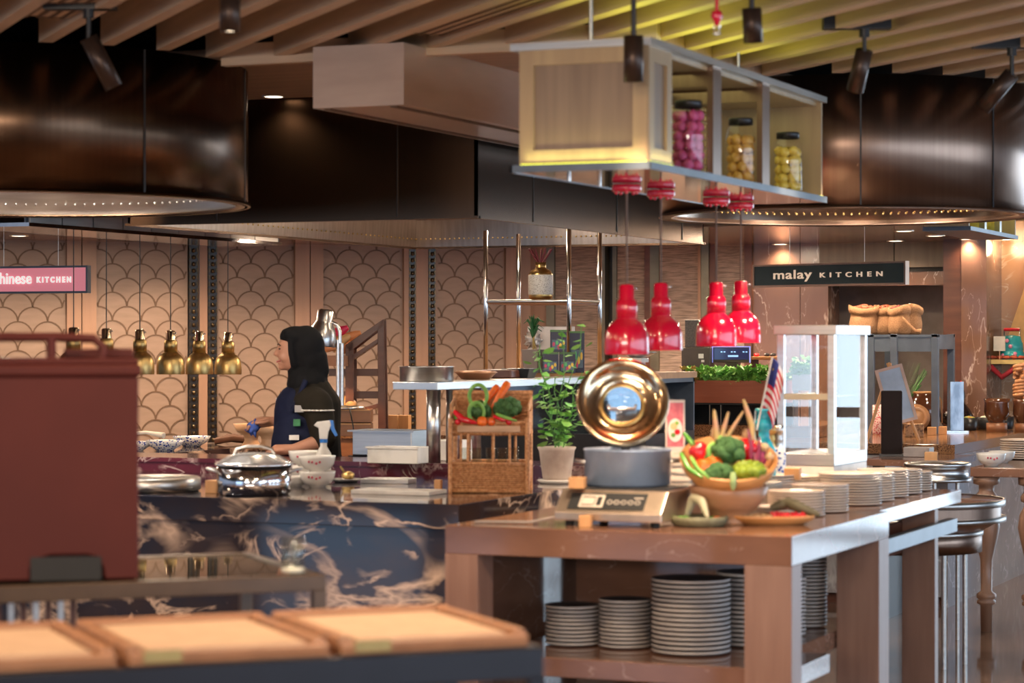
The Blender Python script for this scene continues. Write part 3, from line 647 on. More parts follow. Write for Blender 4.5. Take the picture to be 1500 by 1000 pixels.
# display fridge with wooden top
t = thing('display_fridge', 'low glass-fronted display fridge with oak top under the golden vase', 'fridge', (-5.18, 12.9, 0))
MB().box(-.56, .53, 0, .9, 1.335, 1.37).build('oak_top', lightwood, t)
MB().box(-.55, .52, .02, .88, 0, 1.02).build('base', blkmetal, t)
mb = MB(); 
for x in (-.55, .49): mb.box(x, x+.03, .02, .05, 1.02, 1.335)
mb.box(-.55, .52, .86, .88, 1.02, 1.335); mb.box(-.55, .52, .02, .88, 1.31, 1.335); mb.build('frame', bluegrey, t)
MB().box(-.52, .49, .03, .036, 1.02, 1.31).build('front_glass', mat('dark_mirror_glass', (.30, .36, .38), .04, .9), t)
# baluster table on the right
t = thing('baluster_table', 'marble-topped table on turned wooden legs at the right edge of the photo', 'table', (onz(1421, 684, .88).x, onz(1421, 684, .88).y, 0))
MB().box(0, 1.1, 0, 1.3, .83, .88).build('top', marbleb, t, bev=.004)
bal = [(0, 0), (.03, 0), (.032, .14), (.05, .15), (.05, .165), (.04, .17), (.052, .18), (.052, .2), (.03, .215), (.032, .38), (.06, .50), (.072, .56), (.062, .63), (.035, .68), (.035, .69), (.055, .70), (.058, .725), (.04, .75), (.04, .78), (.07, .79), (.07, .83), (0, .83)]
lgs = []
for x, y in ((.07, .08), (.31, .08), (.2, 1.15), (1.0, .1)):
    lgs.append(MB().lathe(bal, (x, y, 0), 28).build('leg', turnwood, t))
# round pedestal stands
p = P(1333, 738, 11.67)
t = thing('round_stand', 'tiered round stand with steel rims and brown marble top right of the plate stacks', 'display stand', (p.x, p.y, 0)); r_ = .452
MB().lathe([(0, .795), (r_-.01, .795), (r_-.01, .785)], n=72).build('marble_top', marbleb, t)
MB().lathe([(r_-.02, .765), (r_, .765), (r_, .797), (r_-.012, .797)], n=72).build('rim', steelb, t)
MB().lathe([(r_-.02, .77), (r_-.02, .71)], n=72).build('band', bronze2, t)
MB().lathe([(r_-.03, .715), (r_+.004, .715), (r_+.004, .692), (r_-.03, .692)], n=72).build('rim', steelb, t)
MB().lathe([(r_-.02, .695), (r_-.12, .64), (.0, .64)], n=72).build('underside', midwood, t)
MB().lathe([(.0, .65), (r_-.11, .65), (r_-.11, .545), (.0, .545)], n=72).build('lower_drum', bronze2, t)
MB().lathe([(r_-.112, .625), (r_-.104, .625), (r_-.104, .648), (r_-.112, .648)], n=72).build('rim', steelb, t)
for a in (.2, 2.3, 4.4, 5.6): MB().cyl((.26*math.cos(a), .26*math.sin(a), 0), .012, .555, 12).build('leg', steelb, t)
p = P(1373, 690, 12.55)
t = thing('round_warmer', 'small steel-rimmed round warmer at the far end of the plate table', 'food warmer', (p.x, p.y, 0))
MB().lathe([(0, .925), (.165, .925), (.172, .918), (.172, .905), (.160, .905), (.160, .845), (.175, .845), (.175, .825), (0, .825)], n=56).build('warmer_body', steel, t)
for a in (.6, 2.7, 4.8): MB().cyl((.11*math.cos(a), .11*math.sin(a), 0), .011, .83, 12).build('leg', steelb, t)
# steel gantry shelf on the ledge
t = thing('steel_pass_shelf', 'narrow stainless pass shelf on twin round posts behind the wicker basket', 'shelf', (-4.82, 10.2, .972))
MB().box(-.115, .115, 0, 2.25, 1.36-.972-.035, 1.36-.972).build('shelf_board', steelb, t, bev=.002)
for x, y in ((-.045, .28), (.035, .33), (.0, .66)): MB().lathe([(0, 0), (.034, 0), (.034, .352), (0, .352)], (x, y+.02, .0), 24).build('post', steel, t)
# ================================================================ FOREGROUND
c0 = onz(478, 841, .90)
t = thing('glass_top_table', 'dark metal table with reflective glass top carrying the maroon carrier', 'table', (c0.x, c0.y, 0), R(45))
tanm = mat('bronze_brown_frame', (.075, .045, .026), .35, .2)
W_, D_ = 2.3, .78
mb = MB(); mb.box(-W_, 0, 0, .035, .855, .90); mb.box(-W_, 0, D_-.035, D_, .855, .90); mb.box(-.035, 0, .035, D_-.035, .855, .90); mb.box(-W_, -W_+.035, .035, D_-.035, .855, .90); mb.build('frame', tanm, t, bev=.003)
MB().box(-W_+.035, -.035, .035, D_-.035, .885, .895).build('glass_top', mat('smoked_glass', (.035, .032, .025), .03, 0, spec=1), t)
for x, y in ((-.035, 0), (-.035, D_-.035), (-W_, 0), (-W_, D_-.035)): MB().box(x, x+.035, y, y+.035, 0, .855).build('leg', tanm, t)
mb = MB()
for i in range(26): mb.box(-1.52+i*.035, -1.504+i*.035, .35, .36, .45, .85, i % 2)
mb.box(-1.53, -.62, .345, .365, .43, .45); mb.build('slatted_panel', [steelb, darkwood], t)
cc = onz(429, 838, .90)
t = thing('glass_tumbler', 'empty clear glass tumbler at the corner of the glass-topped table', 'glass', (cc.x, cc.y, .90))
MB().lathe([(0, 0), (.033, 0), (.034, .1), (.031, .1), (.030, .016), (0, .016)], n=28).build('tumbler_body', glass('thick_glass', (.93, .95, .93), .06), t)
MB().lathe([(0, .001), (.0325, .001), (.0325, .014), (0, .014)], n=28).build('thick_base', mat('glass_base', (.75, .7, .6), .1), t)
# maroon carrier
cr_ = P(203, 856, 6.62)
t = thing('food_carrier', 'big maroon plastic insulated food carrier filling the left edge', 'food carrier', (cr_.x, cr_.y, .90), R(33.5))
hb = .60
mb = MB()   # front slab with hand recess at the bottom: inverted U profile
poly = [(-.62, 0), (-.29, 0), (-.29, .03), (-.265, .06), (-.235, .068), (-.14, .068), (-.11, .06), (-.095, .03), (-.09, 0), (0, 0), (0, hb-.045), (-.62, hb-.045)]
mb.prism(poly, 0, .05); mb.box(-.62, 0, .05, .42, .0, hb-.045); mb.build('body', redbox, t, bev=.006)
MB().box(-.29, -.10, -.004, .0, .0, .064).build('recess_shade', blk, t)  # black plate stands in for the shade inside the recess
MB().box(-.63, .008, -.008, .43, hb-.045, hb-.012).build('lid', redbox, t, bev=.008)
mb = MB(); mb.box(-.63, -.0, -.004, .42, hb-.012, hb+.004); mb.build('lid_rim', redbox, t, bev=.004)
mb = MB(); mb.tube([(-.10, .05, hb), (-.095, .05, hb+.035), (-.12, .05, hb+.058), (-.22, .05, hb+.062), (-.36, .05, hb+.062), (-.5, .05, hb+.058), (-.54, .05, hb)], .013, 12); mb.tube([(-.235, .05, hb), (-.235, .05, hb+.06)], .014, 10); mb.build('handle', redbox, t)
mb = MB(); mb.box(-.2, -.01, .10, .2, hb+.004, hb+.03); mb.build('latch_block', redbox, t, bev=.004)
# tray trolley
c1 = onz(797, 940, .895)
t = thing('tray_trolley', 'dark metal trolley carrying a row of wooden trays at the bottom left', 'trolley', (c1.x, c1.y, 0), R(45))
navy = mat('navy_black_metal', (.008, .008, .014), .35, .2)
W2, D2 = 1.85, .56
mb = MB(); mb.box(-W2, 0, 0, .03, .815, .885); mb.box(-W2, 0, D2-.03, D2, .815, .885); mb.box(-.03, 0, .03, D2-.03, .815, .885); mb.box(-W2, -W2+.03, .03, D2-.03, .815, .885); mb.build('frame', navy, t, bev=.004)
MB().box(-W2+.03, -.03, .03, D2-.03, .86, .884).build('deck', midwood, t)
for x, y in ((-.03, 0), (-.03, D2-.03), (-W2, 0), (-W2, D2-.03)): MB().box(x, x+.03, y, y+.03, 0, .815).build('leg', navy, t)
MB().box(-W2+.03, -.03, .03, D2-.03, .60, .615).build('lower_deck', navy, t)
traym = mat('tan_tray', (.25, .12, .062), .45, c2=(.36, .17, .085), scale=(4, 30, 4)); liner = mat('cream_liner', (.47, .31, .20), .7, c2=(.43, .28, .18), scale=(12, 12, 12))
M = Matrix.Translation((c1.x, c1.y, 0)) @ Matrix.Rotation(R(45), 4, 'Z')
def tray(x0, z, label, grp=None, m=traym):
    loc = M @ Vector((x0, .01, z)); u = thing('serving_tray', label, 'tray', loc, R(45), grp); w_, d_ = .43, .53
    mb = MB(); mb.box(-w_, 0, 0, d_, 0, .012); mb.box(-w_, 0, 0, .022, .012, .026); mb.box(-w_, 0, d_-.03, d_, .012, .04); mb.box(-.03, 0, .022, d_-.03, .012, .037); mb.box(-w_, -w_+.03, .022, d_-.03, .012, .037)
    mb.build('tray_body', m, u, bev=.006)
    MB().box(-w_+.045, -.045, .028, d_-.045, .0125, .030).build('liner', liner, u, bev=.002)
    MB().box(-w_+.11, -w_+.03, -.002, .0, .006, .03).build('edge_tag', mat('olive_tag', (.30, .24, .09), .5), u)
    return u
tray(-.03, .886, 'wooden tray with cream liner at the right end of the trolley'); tray(-.485, .886, 'wooden tray with cream liner, second from the right end of the trolley')
tray(-.94, .886, 'wooden tray with cream liner, third from the right and cut by the left edge'); tray(-1.395, .886, 'wooden tray at the far left corner of the trolley')
tray(-.28, .616, 'pale tray on the lower deck of the trolley, half out of frame', m=mat('pale_tray', (.55, .40, .2), .5))
# ================================================================ PLATES
def plate_mesh(r, h, nm, ms, foot=.55):
    return MB().lathe([(0, h*.55), (r*foot, h*.55), (r*.86, h*.9), (r*.995, h*1.55)], n=36, mi=1).lathe([(r*.995, h*1.55), (r, h*1.45), (r, h*.8), (r*.985, h*.72)], n=36, mi=0).lathe([(r*.985, h*.72), (r*.86, h*.62), (r*foot*1.04, h*.1), (r*foot, 0), (0, 0)], n=36, mi=0)
rp = random.Random(3)
nn_top = lambda l: 'topmost '+l.replace('stoneware ', '').replace('glazed ', '')
def stack(nm, X, Y, z, r, pitch, n_, mats_, label, grp, proto=None, foot=.55, cat='plate'):
    for i in range(n_):
        dx, dy = rp.uniform(-.0012, .0012), rp.uniform(-.0012, .0012)
        loc = (X+dx, Y+dy, z+i*pitch+.0005)
        if proto is None: proto = plate_mesh(r, pitch*.62, nm, mats_, foot).build(nm, mats_, loc=loc); tag(proto, label, cat, grp)
        else:
            o = dup(proto, loc, label=label, group=grp); k = r/proto['_r'] if '_r' in proto else 1
        if i == n_-1 and nn_top: o['label'] = nn_top(label)
        if '_r' not in proto: proto['_r'] = r
        if r != proto['_r'] and i >= 0: o.scale = (r/proto['_r'],)*2+(pitch/proto['_p'],)
        if '_p' not in proto: proto['_p'] = pitch
    return proto
pr = None; cm = [plate1, plate1]
for k, (Y, nn, r) in enumerate(((8.47, 5, .098), (8.72, 9, .108), (8.98, 10, .108), (9.42, 12, .125), (9.68, 11, .112), (9.94, 11, .108), (10.18, 10, .108), (10.41, 8, .098))):
    nm_ = ['nearest, behind the wooden dish', 'second from the front', 'third from the front', 'fourth and widest stack', 'fifth from the front', 'sixth from the front', 'second from the far end', 'last at the far end'][k]
    pr = stack('side_plate', -2.53-(.02 if k < 2 else 0), Y, TZ, r, .0105, nn, cm, 'cream plate in the right-hand row of stacks, '+nm_, 'plates in row stack '+nm_, pr)
for k, (X, Y, nn) in enumerate(((-2.76, 8.86, 11), (-2.80, 9.18, 12), (-2.78, 9.50, 10))):
    nm_ = ['nearest, behind the vegetable bowl', 'middle one', 'farthest, in front of the glass cabinet'][k]
    pr = stack('side_plate', X, Y, TZ, .108, .0105, nn, cm, 'cream plate in the inner row of stacks, '+nm_, 'plates in inner stack '+nm_, pr)
gm = [plate2, plate2d]; pg = None
for px, py, r, nn, pit, nm_ in ((836, 950, .101, 10, .0145, 'left, shortest stack'), (913, 954, .094, 12, .0145, 'second stack from left'), (1009.5, 962, .140, 16, .0165, 'big front stack'), (1098, 950, .128, 16, .0165, 'stack half behind the table leg')):
    c = onz(px, py-6, .45); pg = stack('dinner_plate', c.x, c.y+.02, .45, r, pit, nn, gm, 'grey stoneware plate on the table shelf, '+nm_, 'grey plates under the table, '+nm_, pg, .6)
for px, py, r, nn, nm_ in ((1183, 917, .075, 19, 'tall stack seen right of the front leg'), (1157, 930, .06, 15, 'narrow stack peeking out behind the front leg')):
    c = onz(px, py, .45); pg = stack('dinner_plate', c.x, c.y, .45, r, .0145, nn, gm, 'grey-brown plate on the table shelf, '+nm_, 'grey plates under the table, '+nm_, pg, .6)
c = onz(1500, 672, .88); pr = stack('side_plate', c.x, c.y, .88, .135, .0125, 9, cm, 'cream plate stacked on the baluster table at the right edge', 'plates on the baluster table', pr)
# ================================================================ TABLE OBJECTS
def block(px, py, z, w_, h_, label, dz=0, rot=0):
    c = onz(px, py, z); o = MB().box(-w_/2, w_/2, -w_/2, w_/2, 0, h_).build('wooden_block', lightwood, loc=(c.x, c.y, z), rotz=rot or R(10), bev=.0025); tag(o, label, 'wooden block')
block(858, 772, TZ, .042, .042, 'small wooden cube in front of the induction hob'); block(846, 715, 1.0295, .055, .04, 'small wooden block on the hob, left of the steel pot')
block(312, 722, TZ, .052, .056, 'orange-lit wooden block left of the glass casserole'); block(1161, 702, 1.006, .062, .045, 'wooden block below the glass display cabinet')
block(1365, 637, .95, .055, .052, 'left of the two pale blocks by the clear acrylic stand'); block(1381, 636, .95, .052, .052, 'right of the two pale blocks by the clear acrylic stand')
block(1364, 675, .895, .07, .05, 'wooden block at the end of the ledge below the granite counter'); block(642, 721, TZ, .03, .055, 'upright wooden block holding the pink phone')
block(575, 631, .985, .09, .10, 'left of two pale blocks right of the wooden rack'); block(592, 631, .985, .075, .10, 'right of two pale blocks right of the wooden rack')
# induction hob
t = thing('induction_hob', 'table-top steel induction hob with black control panel under the steel pot', 'induction cooker', (-3.0, 7.92, TZ))
mb = MB(); mb.add([(-.2, 0, .02), (.2, 0, .02), (.2, .44, .02), (-.2, .44, .02), (-.2, 0, .05), (.2, 0, .05), (.2, .075, .125), (-.2, .075, .125), (.2, .44, .125), (-.2, .44, .125)],
    [(0, 3, 2, 1), (0, 1, 5, 4), (4, 5, 6, 7), (7, 6, 8, 9), (2, 3, 9, 8), (1, 2, 8, 6, 5), (3, 0, 4, 7, 9)]); mb.build('housing', mat('champagne_steel', (.60, .47, .36), .3, .85), t, bev=.003)
T = Matrix.Translation((0, 0, .05)) @ Matrix.Rotation(R(45), 4, 'X')
mb = MB(); mb.T = T; mb.box(-.155, .13, .014, .09, .0, .003); pn = mb.build('control_panel', blk, t)
mb = MB(); mb.T = T
for a_, b_, c_, d_ in ((-.115, -.025, .072, .080), (-.115, -.025, .022, .030), (-.115, -.107, .03, .072), (-.033, -.025, .03, .072), (-.058, -.052, .03, .072), (-.105, -.062, .036, .066)): mb.box(a_, b_, c_, d_, .003, .0045)
mb.build('display', mat('panel_cream', (.66, .56, .46), .4), pn)
mb = MB(); mb.T = T
for i in range(5):
    mb.tube([(-.002+i*.026+.009*math.cos(q*PI/6), .047+.009*math.sin(q*PI/6), .004) for q in range(12)], .0016, 5, closed=True)
mb.box(.085, .12, .066, .07, .003, .0045)
mb.build('buttons', mat('panel_cream', (.66, .56, .46), .4), pn)
MB().box(-.18, .18, .1, .42, .1255, .129).build('glass_plate', blk, t)
for x in (-.16, .16):
    for y in (.05, .39): MB().cyl((x, y, 0), .016, .021, 12).build('foot', blk, t)
MB().tube([(-.2, .1, .03), (-.3, .02, .008), (-.45, .0, .006), (-.50, -.02, .006)], .005, 6).build('power_cord', mat('grey_cord', (.3, .25, .22), .5), t)
# steel pot with open lid, blue daylight reflection put into its colour
px_, py_ = -3.035, 8.22
sky_refl_steel = mat('daylight_reflection_steel', (.30, .39, .54), .3, .4)
t = thing('stock_pot', 'wide steel pot on the hob, blue daylight put into its colour, its lid propped open', 'pot', (px_, py_, TZ+.13), YAW)
MB().lathe([(0, 0), (.145, 0), (.155, .01), (.156, .125), (.161, .13), (.158, .133), (.151, .128), (.150, .012), (0, .008)], n=56).build('pot_body', sky_refl_steel, t)
for s in (-1, 1): MB().tube([(s*.155, -.03, .085), (s*.185, -.03, .09), (s*.185, .03, .09), (s*.155, .03, .085)], .007, 8).build('side_handle', steel, t)
T = Matrix.Translation((-.012, .135, .295)) @ Matrix.Rotation(R(90-22), 4, 'X')
gold_refl = mat('gold_reflection_steel', (.78, .57, .36), .16, 1)  # gold reflection on the steel lid put into its colour
mb = MB(); mb.T = T; mb.lathe([(.168, 0), (.172, .008), (.166, .016), (.155, .014), (.140, .004), (.135, -.004), (.12, -.014), (.10, -.020), (.076, -.022), (.076, -.026), (.10, -.025), (.123, -.018), (.142, -.008), (.168, 0)], n=64); ld = mb.build('lid', gold_refl, t)
mb = MB(); mb.T = T; mb.lathe([(0, -.026), (.076, -.026), (.076, -.023), (0, -.023)], n=40); mb.build('glass_window', gl, ld)
mb = MB(); mb.T = T; mb.lathe([(.070, -.022), (.077, -.017), (.084, -.022)], n=48); mb.build('window_ring', gold, ld)
mb = MB(); mb.T = T; mb.tube([(-.05, 0, -.028), (-.05, 0, -.065), (.05, 0, -.065), (.05, 0, -.028)], .006, 8); mb.build('lid_handle', steel, ld)
MB().box(-.05, .05, .15, .17, .10, .16).build('hinge', blkmetal, t)
# menu card on a stack of white dishes
mc = onz(985, 735, TZ); mc = P(989, 655, 9.25)
prt = None
for i in range(8):
    o = MB(); o.box(-.075, .075, -.075, .075, 0, .012); 
    for s in (-1, 1): o.box(-.085, .085, s*.078-.006, s*.078+.006, .008, .026); o.box(s*.078-.006, s*.078+.006, -.075, .075, .008, .026)
    if prt is None: prt = o.build('square_dish', white, loc=(mc.x, mc.y, TZ), rotz=R(5), bev=.002); tag(prt, 'white square dish in the stack behind the hob', 'dish', 'square dishes stacked behind the hob')
    else: dup(prt, (mc.x, mc.y, TZ+i*.0285))
t = thing('menu_card', 'upright pink menu card with a picture of a bowl of food beside the pot lid', 'menu card', (mc.x, mc.y, TZ+8*.0285-.002), YAW)
MB().box(-.037, .037, 0, .012, 0, .2).build('card_holder', whiteplas, t)
MB().box(-.031, .031, -.002, 0, .022, .19).build('printed_card', mat('pink_print', (.58, .16, .20), .4, c2=(.45, .10, .14), scale=(40, 40, 40)), t)
mb = MB(); mb.T = Matrix.Translation((0, -.003, .085)) @ Matrix.Rotation(R(90), 4, 'X') @ Matrix.Diagonal((.62, 1, 1, 1)); mb.lathe([(0, 0), (.045, 0), (.045, .002), (0, .002)], n=28, smooth=False); ft = mb.build('printed_bowl', mat('print_white', (.75, .7, .68), .4), t)
mb = MB()
for x, z, m_, r_ in ((-.006, .095, 0, .014), (.008, .075, 1, .011), (-.01, .07, 2, .009), (.006, .105, 2, .008)): mb.lathe([(0, 0), (r_, 0)], (0, 0, 0), 10, m_, smooth=False); 
# printed food shapes
mb = MB()
for x, z, m_, r_ in ((-.006, .1, 0, .014), (.008, .078, 1, .011), (-.008, .066, 2, .009), (.006, .112, 2, .008)):
    mb.T = Matrix.Translation((x, -.0056, z)) @ Matrix.Rotation(R(90), 4, 'X'); mb.cyl((0, 0, 0), r_, .001, 14, m_)
mb.build('printed_food', [mat('print_cream', (.7, .5, .25), .5), redveg, leafl], t)
# ---------------------------------------------------------------- wooden bowls and vegetables
bc = P(1067, 768, 8.62); BX, BY = bc.x, bc.y
o = MB().lathe([(0, 0), (.075, 0), (.078, .012), (.070, .03), (.095, .05), (.128, .09), (.142, .135), (.136, .138), (.12, .095), (.08, .055), (0, .045)], n=56).build('wooden_bowl', mat('brown_bowl_wood', (.42, .22, .12), .35, c2=(.33, .16, .08), scale=(5, 5, 26)), loc=(BX, BY, TZ)); tag(o, 'brown wooden footed bowl standing under the tilted vegetable bowl', 'bowl')
TB = Matrix.Translation((BX, BY, TZ+.128)) @ Matrix.Rotation(YAW, 4, 'Z') @ Matrix.Translation((0, .03, 0)) @ Matrix.Rotation(R(25), 4, 'X')
mb = MB().lathe([(0, 0), (.08, 0), (.125, .03), (.16, .075), (.176, .115), (.172, .122), (.160, .118), (.14, .085), (.10, .045), (0, .03)], n=64)
o = mb.build('wooden_bowl', bowlwood); o.matrix_world = TB; tag(o, 'orange-brown wooden bowl heaped with vegetables, tilted toward the camera', 'bowl')
def inb(x, y, z): return TB @ Vector((x, y, z))
def broccoli(loc, s, m, label, seed=0, nm='broccoli', sc=(1, 1, .8), grp=None):
    t = thing(nm, label, 'broccoli', loc, group=grp); rr = random.Random(seed); mb = MB()
    for i in range(34):
        a = rr.random()*2*PI; e = math.acos(rr.uniform(-.15, 1)); v = Vector((math.sin(e)*math.cos(a)*sc[0], math.sin(e)*math.sin(a)*sc[1], math.cos(e)*sc[2]))*s*.72
        mb.sph(v, s*rr.uniform(.26, .36), 9, amp=.5, fr=14, seed=i)
    mb.sph((0, 0, 0), s*.68, 12); mb.build('florets', m, t)
    MB().cyl((0, 0, -s*.95), s*.22, s*.7, 12, r2=s*.35).build('stalk', brocst, t)
broccoli(inb(-.005, -.03, .155), .064, broc, 'largest dark broccoli head in the middle of the vegetable bowl', 1)
broccoli(inb(-.045, -.115, .115), .050, broc, 'lower dark broccoli head at the front left of the vegetable bowl', 2, sc=(1.2, .9, .7))
broccoli(inb(.062, -.105, .115), .056, oliveveg, 'olive green broccoli head at the front right of the vegetable bowl', 3, sc=(1.2, .9, .7))
def pepper(loc, r, m, label, nm='bell_pepper', cat='pepper', rot=(0, 0, 0)):
    t = thing(nm, label, cat, loc); t.rotation_euler = rot; mb = MB(); vs = []; fs = []; n_ = 24; mm = 12
    for j in range(mm+1):
        th = PI*j/mm
        for i in range(n_):
            a = 2*PI*i/n_; k = 1+.09*math.cos(4*a)*math.sin(th); z = math.cos(th)*1.05-.25*math.exp(-(th/.45)**2)
            vs.append((r*k*math.sin(th)**.8*math.cos(a), r*k*math.sin(th)**.8*math.sin(a), r*z))
    fs = [(j*n_+i, (j+1)*n_+i, (j+1)*n_+(i+1) % n_, j*n_+(i+1) % n_) for j in range(mm) for i in range(n_)]
    mb.add(vs, fs, True); mb.build('flesh', m, t)
    MB().tube([(0, 0, r*.75), (r*.05, 0, r*1.05), (r*.2, 0, r*1.3)], r*.1, 8).build('stem', leaf, t); return t
pepper(inb(-.108, -.01, .15), .034, redveg, 'red bell pepper at the left of the vegetable bowl', rot=(.4, -.5, 0))
pepper(inb(.062, .0, .155), .038, redveg, 'red bell pepper right of the largest broccoli', rot=(.5, .4, 0))
pepper(inb(-.09, -.075, .12), .036, tomato, 'orange-red tomato in the vegetable bowl, left one', 'tomato', 'tomato'); pepper(inb(-.058, -.06, .125), .030, orangeveg, 'small orange tomato beside the larger one in the bowl', 'tomato', 'tomato')
def pod(name, cat, pts, r0, m, label, grp=None, tip=None):
    pts = [Vector(p) for p in pts]; c = pts[0]; q = []
    for i in range(len(pts)-1):
        for j in range(4): q.append(pts[i].lerp(pts[i+1], j/4))
    q.append(pts[-1]); n_ = len(q); rs = [r0*max(.25, math.sin(PI*min(1, (i+1.5)/(n_+1)))**.5) for i in range(n_)]
    mb = MB().tube([p-c for p in q], rs, 10)
    if not tip: o = mb.build(name, m, loc=c); return tag(o, label, cat, grp)
    t = thing(name, label, cat, c, group=grp); mb.build('body', m, t); MB().sph(q[-1]-c, r0*1.2, 8).build('tip', tip, t); return t
pod('long_green_chilli', 'chilli', [inb(-.175, -.04, .16), inb(-.15, -.10, .13), inb(-.105, -.15, .12)], .009, greenveg, 'long green chilli hanging over the left rim of the vegetable bowl')
pod('long_green_chilli', 'chilli', [inb(-.14, -.05, .15), inb(-.12, -.11, .135), inb(-.08, -.155, .12)], .008, leafl, 'paler green chilli right of the other at the left rim of the bowl')
pod('long_green_chilli', 'chilli', [inb(-.16, .06, .19), inb(-.13, .03, .16), inb(-.1, .0, .14)], .009, greenveg, 'green chilli pointing up at the upper left rim of the bowl')
pod('okra', 'okra', [inb(-.055, .0, .18), inb(-.075, -.02, .165), inb(-.075, -.05, .14)], .012, leafl, 'curved pale green okra left of the largest broccoli')
pod('okra', 'okra', [inb(-.03, .03, .19), inb(-.04, .0, .17), inb(-.045, -.03, .15)], .011, leafl, 'short pale green okra touching the back of the largest broccoli')
pod('lime_leaf_stalk', 'stalk', [inb(0, -.165, .15), inb(.0, -.18, .12), inb(0, -.185, .09)], .012, brocst, 'pale stalk hanging over the front rim of the bowl')
for (px0, py0, px1, py1, r, s) in ((1046, 600, 1050, 640, .011, 'leftmost upright ginger torch stalk'), (1067, 603, 1057, 640, .009, 'second upright stalk, leaning right'), (1089, 602, 1065, 640, .008, 'slanting stalk crossing behind the bowl'), (1089, 585, 1101, 622, .011, 'tallest stalk with bent top')):
    st = P(px0, py0, 8.62); en = P(px1, py1, 8.62); en2 = P(px1+2, py1+30, 8.60)
    pod('galangal_stalk', 'stalk', [en2, en, st], r, mat('stalk_olive', (.42, .36, .08), .5, c2=(.5, .26, .16), scale=(3, 3, 12), lo=.35, hi=.65), s+' in the vegetable bowl')
for px0, py0, s in ((1047, 634, 'left'), (1058, 641, 'middle'), (1093, 636, 'right')):
    c = P(px0, py0, 8.66); o = MB().sph((0, 0, 0), (.016, .014, .02), 12, amp=.4).build('ginger_root', garlic, loc=c); tag(o, 'knobbly pale ginger root at the back of the bowl, %s of three' % s, 'ginger')
for i, (px0, py0, px1, py1) in enumerate(((1096, 628, 1100, 672), (1102, 650, 1106, 690), (1113, 640, 1104, 694))):
    pod('beet_stalk', 'beet stalk', [P(px1, py1, 8.52), P((px0+px1)/2+2, (py0+py1)/2, 8.55), P(px0, py0, 8.58)], .0075, purple, ['tallest, left of the three', 'middle of the three', 'right of the three'][i]+' dark purple beet stalks at the right of the bowl')
o = MB().sph((0, 0, 0), (.026, .024, .04), 14, amp=.3).build('beetroot', mat('beet_pink', (.45, .06, .14), .5), loc=P(1113, 668, 8.6)); tag(o, 'pink-purple beetroot at the right rim of the vegetable bowl', 'beetroot')
for i, (px0, py0) in enumerate(((1120, 655), (1127, 668), (1120, 690), (1112, 697))):
    o = MB().sph((0, 0, 0), (.017, .015, .015), 12, amp=.4, seed=i).build('garlic_shallot', garlic, loc=P(px0, py0, 8.58)); tag(o, ['topmost', 'second from top', 'third from top', 'lowest'][i]+' tan shallot along the inner right side of the bowl', 'shallot')
# mortar dish, pestle, oval dish
c = onz(1024, 770, TZ)
o = MB().lathe([(0, 0), (.085, 0), (.098, .012), (.103, .036), (.097, .036), (.085, .016), (0, .014)], n=48).build('stone_dish', stone, loc=(c.x, c.y, TZ)); tag(o, 'round grey-green stone dish of chopped greens at the table front', 'dish')
pod('stone_pestle', 'pestle', [(c.x-.045, c.y, TZ+.04), (c.x-.02, c.y-.0, TZ+.10), (c.x+.02, c.y-.03, TZ+.09), (c.x+.055, c.y-.07, TZ+.035)], .017, mat('pale_stone', (.36, .33, .22), .6), 'bent pale stone pestle resting in the stone dish')
for i, (dx, dy, m_, nm_, cat_) in enumerate(((-.05, .0, greenveg, 'green_chilli_slice', 'chilli'), (-.03, -.04, leafl, 'lime_half', 'lime'), (-.065, -.02, leafl, 'lime_half', 'lime'), (.06, .02, orangeveg, 'red_chilli_slice', 'chilli'), (.04, .04, greenveg, 'green_chilli_slice', 'chilli'))):
    o = MB().sph((0, 0, 0), (.018, .014, .01), 12, amp=.3, seed=i).build(nm_, m_, loc=(c.x+dx, c.y+dy, TZ+.024)); tag(o, ['dark green chilli slice left in the stone dish', 'bright lime half at the front of the stone dish', 'lime half at the left rim of the stone dish', 'orange chilli slice right of the pestle', 'green chilli slice at the back of the stone dish'][i], cat_)
c2_ = onz(1131, 768, TZ)
mb = MB().lathe([(0, 0), (.11, 0), (.15, .022), (.158, .034), (.150, .034), (.11, .012), (0, .01)], n=56)
for i, v in enumerate(mb.v): mb.v[i] = (v[0], v[1]*.55, v[2])
o = mb.build('oval_wooden_dish', bowlwood, loc=(c2_.x, c2_.y, TZ), rotz=YAW); tag(o, 'shallow oval wooden dish of shallots at the front right corner of the table', 'dish')
rr = random.Random(5); MD = Matrix.Translation((c2_.x, c2_.y, TZ)) @ Matrix.Rotation(YAW, 4, 'Z')
pp = None
for i in range(30):
    x = rr.uniform(.0, .12); y = rr.uniform(-.045, .045); loc = MD @ Vector((x, y, .022+rr.uniform(0, .014)))
    if pp is None: pp = MB().sph((0, 0, 0), (.009, .008, .011), 10).build('red_shallot', redveg, loc=loc); tag(pp, 'tiny red berry-like shallot heaped in the right half of the oval dish', 'shallot', 'red shallots in the oval dish')
    else: dup(pp, loc, rr.random()*3)
for i, (x, y) in enumerate(((-.1, -.01), (-.075, .015), (-.055, -.02), (-.03, .01), (-.012, -.025))):
    o = MB().sph((0, 0, 0), (.015, .013, .013), 12, amp=.3, seed=i).build('garlic_clove', garlic, loc=MD @ Vector((x, y, .026))); tag(o, ['leftmost', 'second from left', 'third from left', 'fourth from left', 'rightmost'][i]+' pale garlic clove in the oval dish', 'garlic')
pod('wooden_pestle', 'pestle', [MD @ Vector((.0, .05, .055)), MD @ Vector((.06, .04, .075)), MD @ Vector((.10, .0, .06)), MD @ Vector((.165, -.03, .035))], .02, mat('olive_dark', (.10, .085, .045), .6), 'dark olive pestle-shaped gourd lying across the oval dish')
